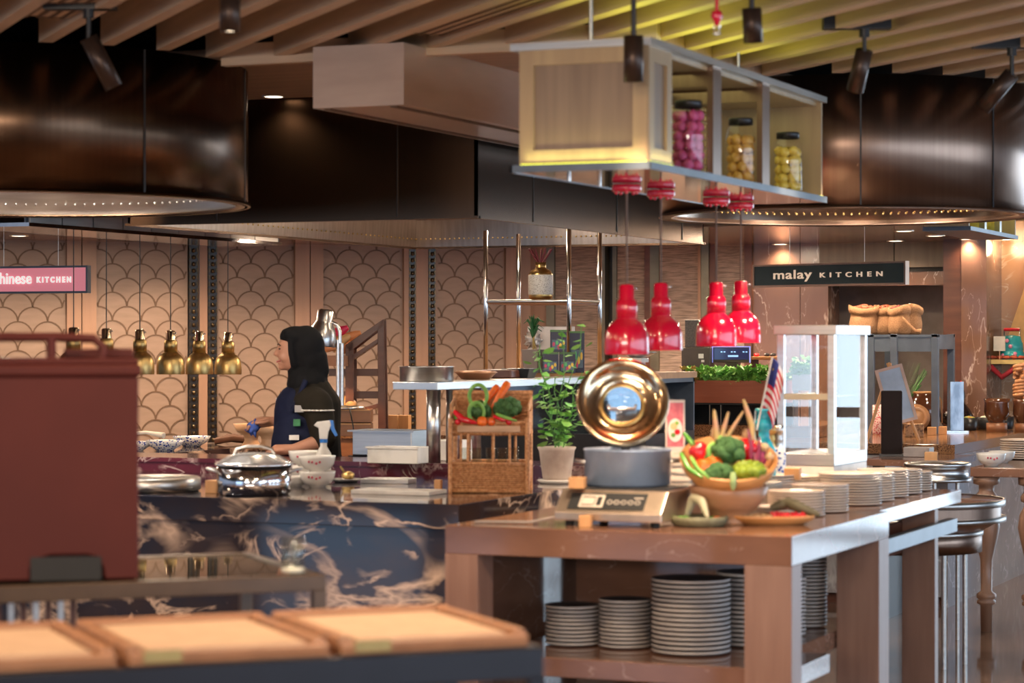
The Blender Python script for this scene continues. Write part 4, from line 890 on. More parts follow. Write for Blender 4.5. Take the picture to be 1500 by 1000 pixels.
# small bowl stack at the front of the rows with pink trim
c = onz(1106, 752, TZ)
for i in range(2):
    o = MB().lathe([(0, 0), (.03, 0), (.045, .02), (.052, .04), (.048, .04), (.03, .008), (0, .006)], n=28).build('sauce_bowl', white, loc=(c.x, c.y+.06, TZ+i*.022)); tag(o, ['lower', 'upper'][i]+' small white sauce bowl stacked behind the oval dish', 'bowl')
# ---------------------------------------------------------------- flag, bottles
c = P(1119, 640, 9.55); bx = (c.x, c.y, TZ)
turq = mat('turquoise_glass', (.03, .36, .48), .12)
t = thing('turquoise_bottle', 'turquoise bottle holding the small striped flag', 'bottle', bx)
MB().lathe([(0, 0), (.045, 0), (.048, .02), (.048, .22), (.030, .255), (.022, .27), (.022, .30), (.034, .305), (.034, .335), (.028, .34), (.028, .372), (.034, .376), (.034, .385), (0, .385)], n=28).build('body', turq, t)
MB().tube([(-.034, 0, .38), (-.04, 0, .3), (-.035, 0, .26)], .004, 6).build('clasp', steel, t)
t = thing('hand_flag', 'small red and white striped flag with navy corner standing in the turquoise bottle', 'flag', (c.x, c.y, TZ+.30), YAW)
a_ = Vector((-.032, -.03, 0)); b_ = Vector((.030, -.03, .29))
MB().tube([a_, b_], .0035, 8).build('stick', whiteplas, t)
mb = MB(); ax = (b_-a_).normalized(); rt = Vector((ax.z, 0, -ax.x)); nx, nz = 12, 28; vs = []; fs = []; ms = []
for j in range(nz+1):
    for i in range(nx+1):
        u, v = i/nx, j/nz; k = a_.lerp(b_, .30+.68*v)+rt*(.065*u)+Vector((0, .012*math.sin(u*7+v*3), 0))-ax*(.075*u*u)*1.0
        vs.append(tuple(k))
for j in range(nz):
    for i in range(nx):
        fs.append((j*(nx+1)+i, j*(nx+1)+i+1, (j+1)*(nx+1)+i+1, (j+1)*(nx+1)+i))
        ms.append(2 if (j >= 14 and i < 6) else (j//2) % 2)
nb = len(mb.v); mb.v += vs; mb.f += fs; mb.m += ms; mb.sm += [True]*len(fs)
fl = mb.build('cloth', [mat('flag_red', (.55, .01, .03), .7), mat('flag_white', (.75, .7, .68), .7), mat('flag_navy', (.01, .02, .16), .7)], t, fix=False)
sm_ = fl.modifiers.new('thick', 'SOLIDIFY'); sm_.thickness = .0008
mb = MB(); k = a_.lerp(b_, .86)+rt*.018-ax*.006; mb.T = Matrix.Translation(k+Vector((0, -.006, 0))) @ Matrix.Rotation(R(90), 4, 'X'); mb.lathe([(.0055, 0), (.008, 0), (.008, .001), (.0055, .001)], n=20, a0=.8, a1=5.5); mb.sph((.006, 0, .0005), .0028, 8); mb.build('emblem', mat('flag_yellow', (.75, .5, .02), .6), t)
for px, s in ((1131, 'left'), (1141, 'right')):
    c = P(px, 640, 9.75); t = thing('patterned_bottle', 'slim blue-patterned porcelain bottle, %s of the pair beside the glass cabinet' % s, 'bottle', (c.x, c.y, TZ))
    MB().lathe([(0, 0), (.026, 0), (.028, .01), (.028, .20), (.02, .225), (0, .225)], n=24).build('body', bluewhite, t)
    MB().lathe([(.018, .222), (.012, .25), (.016, .255), (.012, .262), (.012, .28), (.02, .285), (.02, .31), (0, .312)], n=20).build('stopper', gold if px < 1135 else steel, t)
# ---------------------------------------------------------------- glass display cabinet
gz = 1.033; ca = P(1222, 683, 10.0)
box_ = thing('cabinet_plinth', 'low pale plinth under the glass display cabinet', 'plinth', (ca.x-.122, ca.y, TZ)); MB().box(-.12, .12, .0, .53, 0, gz-TZ-.001).build('plinth_body', whiteplas, box_)
t = thing('glass_cabinet', 'tall glass display cabinet with brushed steel frame behind the plate stacks', 'cabinet', (ca.x, ca.y, gz)); w_, d_, h_ = .245, .53, .585; f_ = .028
MB().box(-w_, 0, 0, d_, 0, .05).build('base_frame', steelb, t, bev=.002)
MB().box(-w_-.012, .012, -.012, d_+.012, h_-.04, h_).build('top_frame', steelb, t, bev=.003)
for x, y in ((-w_, 0), (-f_, 0), (-w_, d_-f_), (-f_, d_-f_)): MB().box(x, x+f_, y, y+f_, .05, h_-.04).build('corner_post', steel, t)
mb = MB(); mb.box(-w_+f_, -f_, .004, .022, .275, .30); mb.box(-w_+.004, -w_+.022, f_, d_-f_, .275, .295); mb.build('shelf_rail', mat('pale_gold_metal', (.6, .48, .3), .3, .8), t)
MB().box(-w_+f_, -f_, .01, .014, .05, h_-.04).build('front_glass', glc, t); MB().box(-.016, -.012, f_, d_-f_, .05, h_-.04).build('side_glass', glr, t)
MB().box(-w_+.012, -w_+.016, f_, d_-f_, .05, h_-.04).build('side_glass', glc, t); MB().box(-w_+f_, -f_, d_-.014, d_-.01, .05, h_-.04).build('rear_glass', glc, t); MB().box(-w_+f_, -f_, f_, d_-f_, .285, .29).build('glass_shelf', glc, t)
# ================================================================ OBJECTS ON THE VEINED ISLAND
c = onz(369, 724, TZ)
t = thing('casserole', 'shiny lidded steel casserole at the front of the veined island', 'pot', (c.x, c.y+.02, TZ), YAW)
cs = mat('bright_steel', (.78, .78, .80), .12, 1)
MB().lathe([(0, 0), (.145, 0), (.158, .012), (.160, .125), (.152, .125), (.150, .014), (0, .012)], n=56).build('pot_body', cs, t)
MB().lathe([(.166, .125), (.168, .132), (.15, .140), (.11, .165), (.06, .178), (0, .182)], n=56).build('lid', mat('white_steel', (.86, .87, .88), .2, .75), t)
MB().tube([(-.085, 0, .17), (-.075, 0, .192), (-.03, 0, .204), (.03, 0, .204), (.075, 0, .192), (.085, 0, .17)], .007, 10).build('lid_handle', steel, t)
for s in (-1, 1):
    MB().tube([(s*.155, -.05, .10), (s*.19, -.045, .108), (s*.2, 0, .11), (s*.19, .045, .108), (s*.155, .05, .10)], .007, 8).build('side_handle', steel, t)
c = onz(205, 722, TZ); o = MB().lathe([(0, .0), (.19, 0), (.205, .01), (.205, .055), (.195, .062), (0, .066)], n=56).build('griddle', steelb, loc=(c.x-.03, c.y+.16, TZ)); tag(o, 'low round brushed steel griddle beside the maroon carrier', 'griddle')
# white printed bowls
pinkdec = mat('pink_flower_print', (.55, .08, .12), .4)
def rice_bowl(x, y, z, r, label, deco=True, grp=None):
    t = thing('rice_bowl', label, 'bowl', (x, y, z), YAW, grp); h = r*.9
    MB().lathe([(0, 0), (r*.45, 0), (r*.47, h*.1), (r*.72, h*.2), (r*.93, h*.5), (r, h*.85), (r*1.02, h), (r*.98, h), (r*.9, h*.52), (r*.6, h*.24), (0, h*.18)], n=40).build('bowl_body', white, t)
    if deco:
        mb = MB()
        for a in (-2.0, -1.8, -1.55, -1.35):
            rr_ = r*.965; mb.sph((rr_*math.cos(a), rr_*math.sin(a), h*.62+.004*math.sin(a*9)), (.0055, .0055, .006), 8)
        mb.build('flower_print', pinkdec, t)
for (px, n_, s) in ((465, 2, 'front'), (448, 2, 'rear left')):
    c = onz(px, 713 if px == 465 else 704, TZ)
    for i in range(n_+(px == 465)*0):
        rice_bowl(c.x, c.y, TZ+i*.068, .080, '%s white rice bowl of the %s stack behind the casserole' % (['lower', 'upper'][i], s))
for px, s in ((434, 'left'),):
    c = onz(px, 712, TZ); rice_bowl(c.x, c.y, TZ, .052, 'small white bowl between the casserole and the stacked bowls', False)
# spray bottle
c = P(474, 712, 11.2)
t = thing('spray_bottle', 'clear spray bottle with blue and white trigger head behind the white bowls', 'spray bottle', (c.x, c.y, TZ), YAW)
MB().lathe([(0, 0), (.034, 0), (.036, .01), (.036, .13), (.016, .165), (.016, .185), (0, .185)], n=24).build('bottle_body', mat('cloudy_plastic', (.62, .58, .52), .25), t)
bluep = mat('bright_blue_plastic', (.02, .19, .62), .35)
MB().cyl((0, 0, .182), .018, .016, 20).build('collar', bluep, t)
hd = MB(); hd.prism([(-.018, .198), (.018, .198), (.022, .23), (.035, .262), (.03, .285), (-.03, .278), (-.045, .262), (-.022, .25)], -.011, .011); hd.build('spray_head', whiteplas, t, bev=.003)
tg = MB(); tg.prism([(.022, .285), (.045, .285), (.05, .25), (.066, .215), (.055, .21), (.036, .24), (.03, .26)], -.008, .008); tg.build('trigger', bluep, t, bev=.002)
# spoon rests, tray, board, phone
c = onz(507, 706, TZ)
t = thing('ladle_rest', 'round steel dish holding a ladle right of the white bowls', 'dish', (c.x, c.y, TZ))
MB().lathe([(0, 0), (.05, 0), (.07, .014), (.068, .018), (.048, .005), (0, .004)], n=32).build('dish_body', steel, t)
mb = MB(); mb.sph((.01, 0, .03), (.032, .028, .02), 14); mb.tube([(-.01, 0, .045), (-.03, .0, .07)], .005, 8); o = mb.build('ladle', brass, loc=(c.x, c.y, TZ+.002)); tag(o, 'bronze ladle bowl lying in the round steel dish', 'ladle')
c = onz(562, 708, TZ); o = MB().box(-.11, .11, -.06, .06, .006, .012).box(-.115, .115, -.065, -.058, 0, .022).box(-.115, .115, .058, .065, 0, .022).box(-.115, -.108, -.058, .058, 0, .022).box(.108, .115, -.058, .058, 0, .022).build('steel_tray', steel, loc=(c.x, c.y+.05, TZ), rotz=R(8), bev=.002); tag(o, 'shallow stainless tray in front of the burgundy ledge', 'tray')
c = onz(580, 724, TZ); o = MB().box(-.2, .17, -.03, .15, 0, .018).build('cutting_board', whiteplas, loc=(c.x, c.y, TZ), bev=.003); tag(o, 'white cutting board lying flat on the veined island left of the basket', 'cutting board')
c = onz(652, 718, TZ); t = thing('pink_handset', 'bright pink handset leaning beside the wicker basket', 'handset', (c.x, c.y+.06, TZ), YAW); t.rotation_euler = (0, R(24), YAW)
MB().box(-.012, .012, -.01, .01, .0, .115).build('handset_body', mat('hot_pink', (.80, .01, .12), .35), t, bev=.004); MB().box(-.009, .009, -.012, -.0095, .04, .09).build('keypad', mat('pale_pink', (.75, .3, .35), .5), t)
# wicker basket stand
c = onz(716, 722, TZ)
t = thing('wicker_stand', 'two-tier wicker basket stand with vegetables in its upper tray', 'basket', (c.x, c.y, TZ), YAW-R(4))
def wick_rect(w0, d0, w1, d1, z0, z1, nm, y0=0):
    mb = MB(); k = int((z1-z0)/.0085)
    for i in range(k+1):
        f_ = i/k; w_ = (w0+(w1-w0)*f_)/2; dd = d0+(d1-d0)*f_; z = z0+(z1-z0)*f_; pts = []
        per = [(-w_, y0), (w_, y0), (w_, y0+dd), (-w_, y0+dd)]
        for a in range(4):
            p_, q_ = Vector(per[a]), Vector(per[(a+1) % 4]); nn = 14 if a % 2 == 0 else 9
            nrm = Vector(((q_-p_).y, -(q_-p_).x)).normalized()
            for j in range(nn): pts.append(tuple(p_.lerp(q_, j/nn)+nrm*.0035*(-1)**(j+i))+(z,))
        mb.tube(pts, .0048, 5, closed=True)
    for r_ in (z0, z1):
        f_ = (r_-z0)/(z1-z0); w_ = (w0+(w1-w0)*f_)/2; dd = d0+(d1-d0)*f_
        mb.tube([(-w_, y0, r_), (w_, y0, r_), (w_, y0+dd, r_), (-w_, y0+dd, r_)], .0095, 8, closed=True)
    w_ = w0/2-.005; mb.box(-w_, w_, y0+.005, y0+d0-.005, z0, z0+.006)
    return mb.build(nm, wicker, t)
wick_rect(.315, .22, .335, .24, .008, .125, 'lower_basket'); wick_rect(.33, .15, .34, .16, .255, .30, 'upper_tray', .02)
for x in (-.165, .165):
    MB().tube([(x, .0, .0), (x, .0, .32)], .010, 8).build('corner_post', wicker, t); MB().tube([(x, .22, 0), (x, .22, .42)], .010, 8).build('corner_post', wicker, t)
mb = MB()
for i in range(16):
    z = .30+i*.0075; mb.tube([(-.17+.034*j, .22+.004*(-1)**(i+j), z) for j in range(11)], .0045, 5)
mb.tube([(-.175, .22, .425), (.175, .22, .425)], .011, 8)
for s in (-1, 1):
    for i in range(10): mb.tube([(s*.168, .03+.038*j, .30+i*.0085+(.005*j if i > 5 else 0)) for j in range(6)], .0045, 5)
mb.build('back_rest', wicker, t)
mb = MB()
for x in (-.12, -.09, .02, .09): mb.tube([(x, 0.0, .13), (x, 0, .255)], .006, 6)
for x in (-.1, 0, .1): mb.tube([(x, .21, .13), (x, .21, .255)], .006, 6)
mb.build('spindles', wicker, t)
MB().box(-.135, .135, .0, .012, .262, .288).build('tray_front_board', palewood, t)
MT = Matrix.Translation((c.x, c.y, TZ)) @ Matrix.Rotation(YAW-R(4), 4, 'Z')
def mt(x, y, z): return MT @ Vector((x, y, z))
broccoli(mt(-.045, .07, .345), .052, broc, 'dark green broccoli at the left of the wicker upper tray', 11, sc=(1, .9, .9)); broccoli(mt(.075, .08, .355), .060, broc, 'rounder dark broccoli at the right of the wicker upper tray', 12, sc=(1.1, .9, .9))
for i, (a, b, r) in enumerate((((-.07, .13, .33), (.03, .15, .46), .016), ((.0, .1, .35), (.075, .14, .475), .018))):
    a_, b_ = mt(*a), mt(*b); L = (b_-a_).length
    o = MB().lathe([(0, 0), (r*.35, .004), (r*.8, L*.4), (r, L*.9), (r*.7, L*.985), (0, L)], n=18).build('carrot', orangeveg, loc=a_); o.rotation_mode = 'QUATERNION'; o.rotation_quaternion = (b_-a_).to_track_quat('Z', 'Y'); tag(o, ['left and shorter', 'right and taller'][i]+' bright orange carrot standing up in the wicker stand', 'carrot')
for i, (x, z, rad) in enumerate(((-.05, .415, .042), (-.055, .345, .037))):
    cc_ = mt(x, .02 if i else .05, z); mb = MB()
    mb.tube([(rad*math.cos(q*PI/12)*.9, 0, rad*1.15*math.sin(q*PI/12)) for q in range(24)], .0085, 8, closed=True); o = mb.build('green_pepper_ring', leafl, loc=cc_, rotz=YAW+.3*i); tag(o, ['upper large', 'lower'][i]+' ring of green pepper in front of the carrots', 'pepper ring')
pod('red_chilli', 'chilli', [mt(-.15, .02, .35), mt(-.11, .0, .315), mt(-.05, .0, .30)], .014, redveg, 'long curved red chilli at the front left of the wicker tray')
pod('red_chilli', 'chilli', [mt(.02, .02, .33), mt(.06, .0, .315), mt(.11, .01, .32)], .010, redveg, 'thin red chilli at the front right of the wicker tray')
pod('green_bean', 'bean', [mt(.03, .0, .34), mt(.07, -.005, .325), mt(.12, .01, .31)], .008, leafl, 'light green bean drooping in front of the right broccoli')
pod('green_bean', 'bean', [mt(-.15, .05, .33), mt(-.13, .03, .31), mt(-.11, .02, .3)], .012, greenveg, 'dark green bean at the left end of the wicker tray')
for i, (x, r, m_) in enumerate(((-.03, .024, orangeveg), (.01, .018, tomato), (.085, .014, redveg), (-.135, .014, redveg))):
    o = MB().sph((0, 0, 0), r, 14).build('cherry_tomato', m_, loc=mt(x, .015, .305)); tag(o, ['largest orange', 'orange-red middle', 'small red right-hand', 'small red left-hand'][i]+' cherry tomato along the front of the wicker tray', 'tomato')
for i, x in enumerate((-.11, -.06, .0, .05, .1)):
    o = thing('drinking_glass', 'clear glass inside the lower wicker basket, %s' % ['leftmost', 'second from left', 'middle one', 'second from right', 'rightmost'][i], 'glass', mt(x, .11, .02), 0)
    MB().lathe([(0, 0), (.019, 0), (.022, .17), (.020, .17), (.017, .006), (0, .006)], n=20).build('glass_body', MATS['thick_glass'], o)
# potted plant
c = onz(812, 708, TZ)
t = thing('potted_herb', 'tall leafy green herb plant in a whitewashed clay pot on a saucer', 'potted plant', (c.x, c.y+.03, TZ))
MB().lathe([(0, .016), (.062, .016), (.066, .03), (.082, .15), (.090, .165), (.084, .168), (.07, .145), (0, .14)], n=40).build('pot', terra, t)
MB().lathe([(0, 0), (.075, 0), (.09, .014), (.086, .018), (0, .014)], n=40).build('saucer', white, t)
rr = random.Random(12); fb = MB(); sb = MB()
def leafq(mb, p, s, rr, tilt=.7):
    a = rr.random()*2*PI; u = Vector((math.cos(a), math.sin(a), rr.uniform(-.5, .3))).normalized(); v = u.cross(Vector((rr.uniform(-tilt, tilt), rr.uniform(-tilt, tilt), 1))).normalized(); n_ = u.cross(v)
    q = [p, p+u*s*.3+v*s*.32+n_*s*.06, p+u*s*.7+v*s*.33+n_*s*.05, p+u*s, p+u*s*.7-v*s*.33+n_*s*.05, p+u*s*.3-v*s*.32+n_*s*.06]
    mb.add([tuple(x) for x in q], [(0, 1, 2), (0, 2, 3), (0, 3, 4), (0, 4, 5)], True)
for k in range(10):
    top = Vector(((rr.uniform(-.08, .12)), rr.uniform(-.10, .10), rr.uniform(.32, .66)))
    if k == 0: top = Vector((.13, 0, .72))
    if k == 1: top = Vector((.03, .02, .70))
    base = Vector((rr.uniform(-.02, .02), rr.uniform(-.02, .02), .14)); pts = [base.lerp(top, f_/5)+Vector((.012*math.sin(f_*2+k), .012*math.cos(f_*1.7+k), 0)) for f_ in range(6)]
    sb.tube(pts, .0022, 5)
    for j in range(17):
        f_ = rr.random()**.6; i_ = min(4, int(f_*5)); pp_ = pts[i_].lerp(pts[i_+1], f_*5-i_)+Vector((rr.uniform(-.045, .045), rr.uniform(-.045, .045), rr.uniform(-.02, .02)))
        leafq(fb, pp_, rr.uniform(.028, .062), rr)
for j in range(26):
    a = rr.random()*2*PI; leafq(fb, Vector((.08*math.cos(a)*rr.random(), .07*math.sin(a), .19+rr.random()*.10)), rr.uniform(.035, .055), rr)
fb.build('foliage', mat('herb_leaf', (.16, .46, .10), .5, c2=(.28, .55, .12), scale=(15, 15, 15)), t, fix=False); sb.build('stems', leaf, t)
# ================================================================ LEDGE AND PASS SHELF
def on_ledge(px, d, z): p = P(px, 500, d); return (p.x, p.y, z)
p_ = on_ledge(583, 11.5, .973)
t = thing('white_container', 'long white plastic container on the burgundy ledge', 'container', p_, R(2)); mb = MB(); mb.box(-.125, .125, -.06, .06, 0, .008); mb.box(-.13, .13, -.068, -.06, 0, .078); mb.box(-.13, .13, .06, .068, 0, .078); mb.box(-.13, -.122, -.06, .06, 0, .078); mb.box(.122, .13, -.06, .06, 0, .078); mb.build('container_body', whiteplas, t, bev=.003)
MB().box(-.137, .137, -.074, -.066, .07, .08).build('rim', whiteplas, t)
p_ = on_ledge(665, 11.75, .973); o = MB().box(-.07, .07, -.06, .06, 0, .10).build('white_box', whiteplas, loc=p_, bev=.004); tag(o, 'white plastic box on the ledge between the steel posts and the basket', 'box')
p_ = on_ledge(572, 12.25, .80)
t = thing('steel_gastronorm_pan', 'large brushed steel deep pan behind the white container', 'pan', (p_[0], p_[1], .973)); mb = MB(); w_ = .165
mb.box(-w_, w_, -.1, .1, 0, .01); mb.box(-w_, w_, -.1, -.094, 0, .125); mb.box(-w_, w_, .094, .1, 0, .125); mb.box(-w_, -w_+.006, -.094, .094, 0, .125); mb.box(w_-.006, w_, -.094, .094, 0, .125); mb.build('pan_body', steelb, t, bev=.003)
mb = MB(); mb.box(-w_-.02, w_+.02, -.118, -.094, .122, .13); mb.box(-w_-.02, w_+.02, .094, .118, .122, .13); mb.box(-w_-.02, -w_, -.1, .1, .122, .13); mb.box(w_, w_+.02, -.1, .1, .122, .13); mb.build('rim', steelb, t)
t = thing('pan_stand', 'dark metal stand carrying the deep steel pan behind the ledge', 'stand', (p_[0], p_[1], 0)); MB().box(-.2, .2, -.08, .12, .92, .972).build('stand_top', blkmetal, t)
for s in (-1, 1): MB().box(s*.17-.015, s*.17+.015, 0, .04, 0, .92).build('leg', blkmetal, t)
# pans on the pass shelf
zs = 1.36+.0005
c = P(625, 553, 11.45)
t = thing('steel_saute_pan', 'round shallow steel pan at the left end of the pass shelf', 'pan', (c.x, c.y, zs)); MB().lathe([(0, 0), (.125, 0), (.128, .006), (.128, .068), (.134, .072), (.124, .072), (.121, .01), (0, .008)], n=48).build('pan_body', steel, t)
c = P(697, 552, 12.1); o = MB().lathe([(0, 0), (.07, 0), (.10, .03), (.11, .035), (.10, .042), (0, .045)], n=36).build('covered_dish', mat('copper_tone', (.55, .28, .15), .3, .7), loc=(c.x, c.y, zs)); tag(o, 'copper-toned covered dish in the middle of the pass shelf', 'dish')
c = P(735, 550, 12.5); o = MB().box(-.09, .09, -.09, .09, 0, .045).build('dark_tray', darkwood, loc=(c.x, c.y, zs), bev=.008); tag(o, 'dark brown tray right of the copper-toned dish', 'tray')
c = P(762, 550, 12.55); mb = MB(); mb.add([(-.06, -.05, 0), (.06, -.05, 0), (.06, .05, 0), (-.06, .05, 0), (-.08, -.07, .05), (.08, -.07, .05), (.08, .07, .05), (-.08, .07, .05)], [(3, 2, 1, 0), (0, 1, 5, 4), (1, 2, 6, 5), (2, 3, 7, 6), (3, 0, 4, 7), (4, 5, 6, 7)]); o = mb.build('black_pan', mat('blackened_steel', (.06, .07, .075), .3, .6), loc=(c.x, c.y, zs), bev=.003); tag(o, 'small black sloping-sided pan at the right of the pass shelf', 'pan')
# ================================================================ SIDE COUNTER UNDER THE BRASS LAMPS
def bw(px, py, r, label):
    c = onz(px, py, TZ); h = r*.55
    o = MB().lathe([(0, 0), (r*.45, 0), (r*.5, h*.12), (r*.85, h*.5), (r, h), (r*.97, h), (r*.8, h*.5), (0, h*.2)], n=44).build('porcelain_bowl', bluewhite, loc=(c.x-.02, c.y, TZ)); tag(o, label, 'bowl'); return c
bw(203, 660, .10, 'blue and white porcelain bowl holding a white spoon, half behind the maroon carrier'); bw(246, 660, .115, 'blue and white porcelain bowl at the front, middle of three'); bw(285, 654, .118, 'blue and white porcelain bowl at the right and rear of three')
c = P(215, 635, 14.3); o = MB().tube([(-.1, 0, 0), (.0, -.01, .008), (.13, -.02, -.008)], [.012, .01, .018], 8).build('white_spoon', white, loc=c); tag(o, 'white ladle resting across the left porcelain bowl', 'ladle')
c = onz(338, 651, TZ); mb = MB()
for i in range(7): mb.tube([(-.12+.01*i, -.06+.02*i, .015+.004*i), (0, -.05+.017*i, .035+.01*math.sin(i)), (.12-.012*i, -.04+.014*i, .02)], .02, 8)
o = mb.build('brown_napkins', brown_cloth, loc=(c.x, c.y+.05, TZ+.005), rotz=YAW); tag(o, 'crumpled pile of brown cloths right of the porcelain bowls', 'cloth')
for i, (px, d, r) in enumerate(((368, 14.7, .11), (393, 14.5, .10))):
    c = P(px, 640, d); zc = .986 if c.y > 13.2 else TZ
    o = MB().lathe([(0, 0), (.055, 0), (.06, .015), (.04, .05), (.045, .08), (.085, .10), (r, .15), (r*.97, .15), (.07, .11), (0, .10)], n=40).build('pedestal_bowl', palewood, loc=(c.x, c.y, zc)); tag(o, ['left', 'right'][i]+' pale turned wooden pedestal bowl left of the woman', 'bowl')
c = P(400, 640, 13.6); t = thing('utensil_holder', 'blue-tiled utensil cup with wooden tool handles in front of the woman', 'utensil holder', (-7.25, 13.42, .9855))
MB().box(-.04, .04, -.04, .04, 0, .21).build('holder', tilepat, t)
mb = MB(); mb.tube([(-.01, 0, .18), (-.025, 0, .255)], .007, 8); mb.tube([(.012, 0, .18), (.02, .01, .245)], .006, 8); mb.build('tool_handles', palewood, t)
# ================================================================ CRATES, DISPLAY RACK, LAMP
cz = .9855
c = P(516, 640, 14.35); t1 = None
for i in range(2):
    t = thing('wooden_crate', ['lower', 'upper'][i]+' of the two brown wooden crates under the chrome lamp', 'crate', (c.x, c.y, cz+i*.082), YAW)
    MB().box(-.12, .11, 0, .24, .002, .078).build('crate_box', midwood, t, bev=.003); MB().box(-.12, .11, -.003, 0, .072, .079).build('edge_strip', lightwood, t)
lz = cz+.164
c = P(498, 600, 14.45)
t = thing('carving_lamp', 'chrome carving-station heat lamp on a double post above the crates', 'heat lamp', (c.x, c.y, lz), YAW)
MB().lathe([(0, 0), (.15, 0), (.145, .012), (0, .02)], n=40).build('base_plate', steel, t)
MB().tube([(-.012, 0, .015), (-.012, 0, .41)], .011, 12).tube([(.012, 0, .015), (.012, 0, .39)], .011, 12).build('post', steel, t)
MB().tube([(.0, 0, .39), (.0, 0, .46), (-.015, 0, .50), (-.045, 0, .515), (-.07, 0, .50)], .011, 10).build('gooseneck', steel, t)
sh = MB(); sh.T = xf((-.115, 0, .375), ry=R(8)); sh.lathe([(.088, 0), (.09, .004), (.086, .06), (.07, .11), (.052, .14), (.048, .15), (.048, .21), (.03, .22), (0, .222)], n=40); sh.build('shade', steel, t)
MB().sph((-.11, 0, .40), (.03, .03, .035), 12).build('bulb', glow, t)
MB().tube([(.05, -.1, .01), (.07, -.16, .0), (.09, -.17, -.1), (.1, -.17, -.24)], .004, 6).build('cord', blkmetal, t)
l = light('lamp_light', 'SPOT', (-.11, 0, .37), 45, (1, .62, .32), spot_size=R(110), shadow_soft_size=.03); l.parent = t
c = P(522, 640, 14.75)
t = thing('display_rack', 'dark wooden sloping display rack with vegetables on its top tray', 'rack', (c.x, c.y, cz), YAW)
S = 4.17e-3   # metres per photo pixel at the rack
def rk(px, py): return ((px-522)*S, EYE-(py-500)*S-cz)
mb = MB()
for yy in (0, .30):
    mb.prism([rk(554, 640), rk(565, 640), rk(562, 467), rk(553, 476)], yy, yy+.03)
    mb.prism([rk(506, 600), rk(518, 600), rk(518, 500), rk(506, 505)], yy, yy+.03)
    mb.prism([rk(506, 505), rk(562, 467), rk(562, 477), rk(512, 516)], yy, yy+.03)
mb.build('side_frame', darkwood, t, bev=.002)
mb = MB()
for a_, b_, z_ in ((480, 555, 545), (480, 555, 578)): mb.box((a_-522)*S, (b_-522)*S, .1, .12, rk(0, z_)[1]-.025, rk(0, z_)[1]+.02)
mb.prism([rk(516, 520), rk(553, 496), rk(553, 502), rk(516, 527)], .0, .3); mb.prism([rk(500, 606), rk(556, 590), rk(556, 597), rk(500, 612)], .0, .3)
mb.build('cross_boards', darkwood, t)
mb = MB(); x0_, z0_ = rk(452, 536); x1_, z1_ = rk(510, 521); mb.box(x0_, x1_, -.02, .32, z0_, z0_+.01); mb.box(x0_, x1_, -.03, -.02, z0_, z1_); mb.box(x0_, x1_, .32, .33, z0_, z1_); mb.build('top_tray', midwood, t)
MR = Matrix.Translation((c.x, c.y, cz)) @ Matrix.Rotation(YAW, 4, 'Z')
for i, (a, b, r, m_, nm, lb) in enumerate(((( 468, 508), (508, 482), .036, mat('pink_radish', (.75, .03, .10), .35), 'long_radish', 'long pinkish red radish on the rack left of its post'), ((474, 512), (500, 498), .03, mat('orange_sweet_potato', (.78, .3, .12), .5), 'sweet_potato', 'orange sweet potato under the radish on the rack'), ((486, 516), (512, 494), .03, mat('tan_sweet_potato', (.68, .38, .16), .5), 'sweet_potato', 'tan sweet potato on the right of the lit rack tray'), ((458, 517), (492, 512), .03, mat('orange_sweet_potato', (.78, .3, .12), .5), 'sweet_potato', 'orange sweet potato lying flat at the front of the lit rack tray'), ((488, 512), (527, 490), .036, MATS['orange_sweet_potato'], 'sweet_potato', 'plump orange sweet potato high on the right of the lit rack tray'), ((492, 519), (514, 506), .04, MATS['orange_sweet_potato'], 'sweet_potato', 'short orange sweet potato right of the chrome lamp post'), ((466, 514), (486, 508), .04, MATS['tan_sweet_potato'], 'sweet_potato', 'tan sweet potato under the chrome lamp shade'))):
    p0, p1 = MR @ Vector((rk(*a)[0], .12-.04*(i % 4), rk(*a)[1]+.012)), MR @ Vector((rk(*b)[0], .12-.04*(i % 4), rk(*b)[1]+.012)); pod(nm, 'vegetable', [p0, p0.lerp(p1, .5)+Vector((0, 0, .01)), p1], r, m_, lb)
for i, (px, py, r) in enumerate(((502, 588, .05), (512, 591, .04))):
    q = rk(px, py); o = MB().sph((0, 0, 0), (r*1.2, r, r), 16).build('small_gourd', mat('gourd_tan', (.38, .2, .07), .45), loc=MR @ Vector((q[0], .12-.09*i, q[1]-.01))); tag(o, ['larger tan gourd on the lower shelf of the rack', 'smaller tan gourd at the front of the lower rack shelf'][i], 'gourd')
# ================================================================ GLASS BAR SHELF, VASE, PLANT, TINS
bz = 1.37
t = thing('bar_shelf', 'steel pole shelf with wooden board holding the golden vase', 'shelf', (-5.46, 13.1, bz)); top = LOWC-.1-bz+.005
for x, y in ((-.27, 0), (.26, 0), (-.27, .5), (.26, .5)): MB().lathe([(.0, 0), (.014, 0), (.014, top+.05), (0, top+.05)], (x, y, 0), 16).build('pole', chrome, t)
MB().box(-.26, .25, -.005, .5, 1.79-bz-.02, 1.79-bz).build('shelf_board', midwood, t)
mb = MB(); mb.tube([(-.27, 0, .415), (.26, 0, .415)], .012, 10); mb.tube([(.26, 0, .42), (.26, .5, .42)], .010, 10); mb.build('rail', steel, t)
c = P(792, 438, 14.25); t = thing('golden_vase', 'golden vase with a white beaded band and dark red twigs on the bar shelf', 'vase', (c.x, c.y, 1.7905))
MB().lathe([(0, 0), (.055, 0), (.068, .015), (.071, .03), (.071, .155), (.060, .175), (.033, .190), (.031, .20), (.033, .225), (.026, .225), (0, .2)], n=48).build('vase_body', gold, t)
MB().lathe([(.0715, .035), (.0735, .038), (.0735, .148), (.0715, .152)], n=48).build('beaded_band', pattern('beads', (.66, .62, .55), (.25, .2, .14), 130, rough=.5, th=.3), t)
mb = MB()
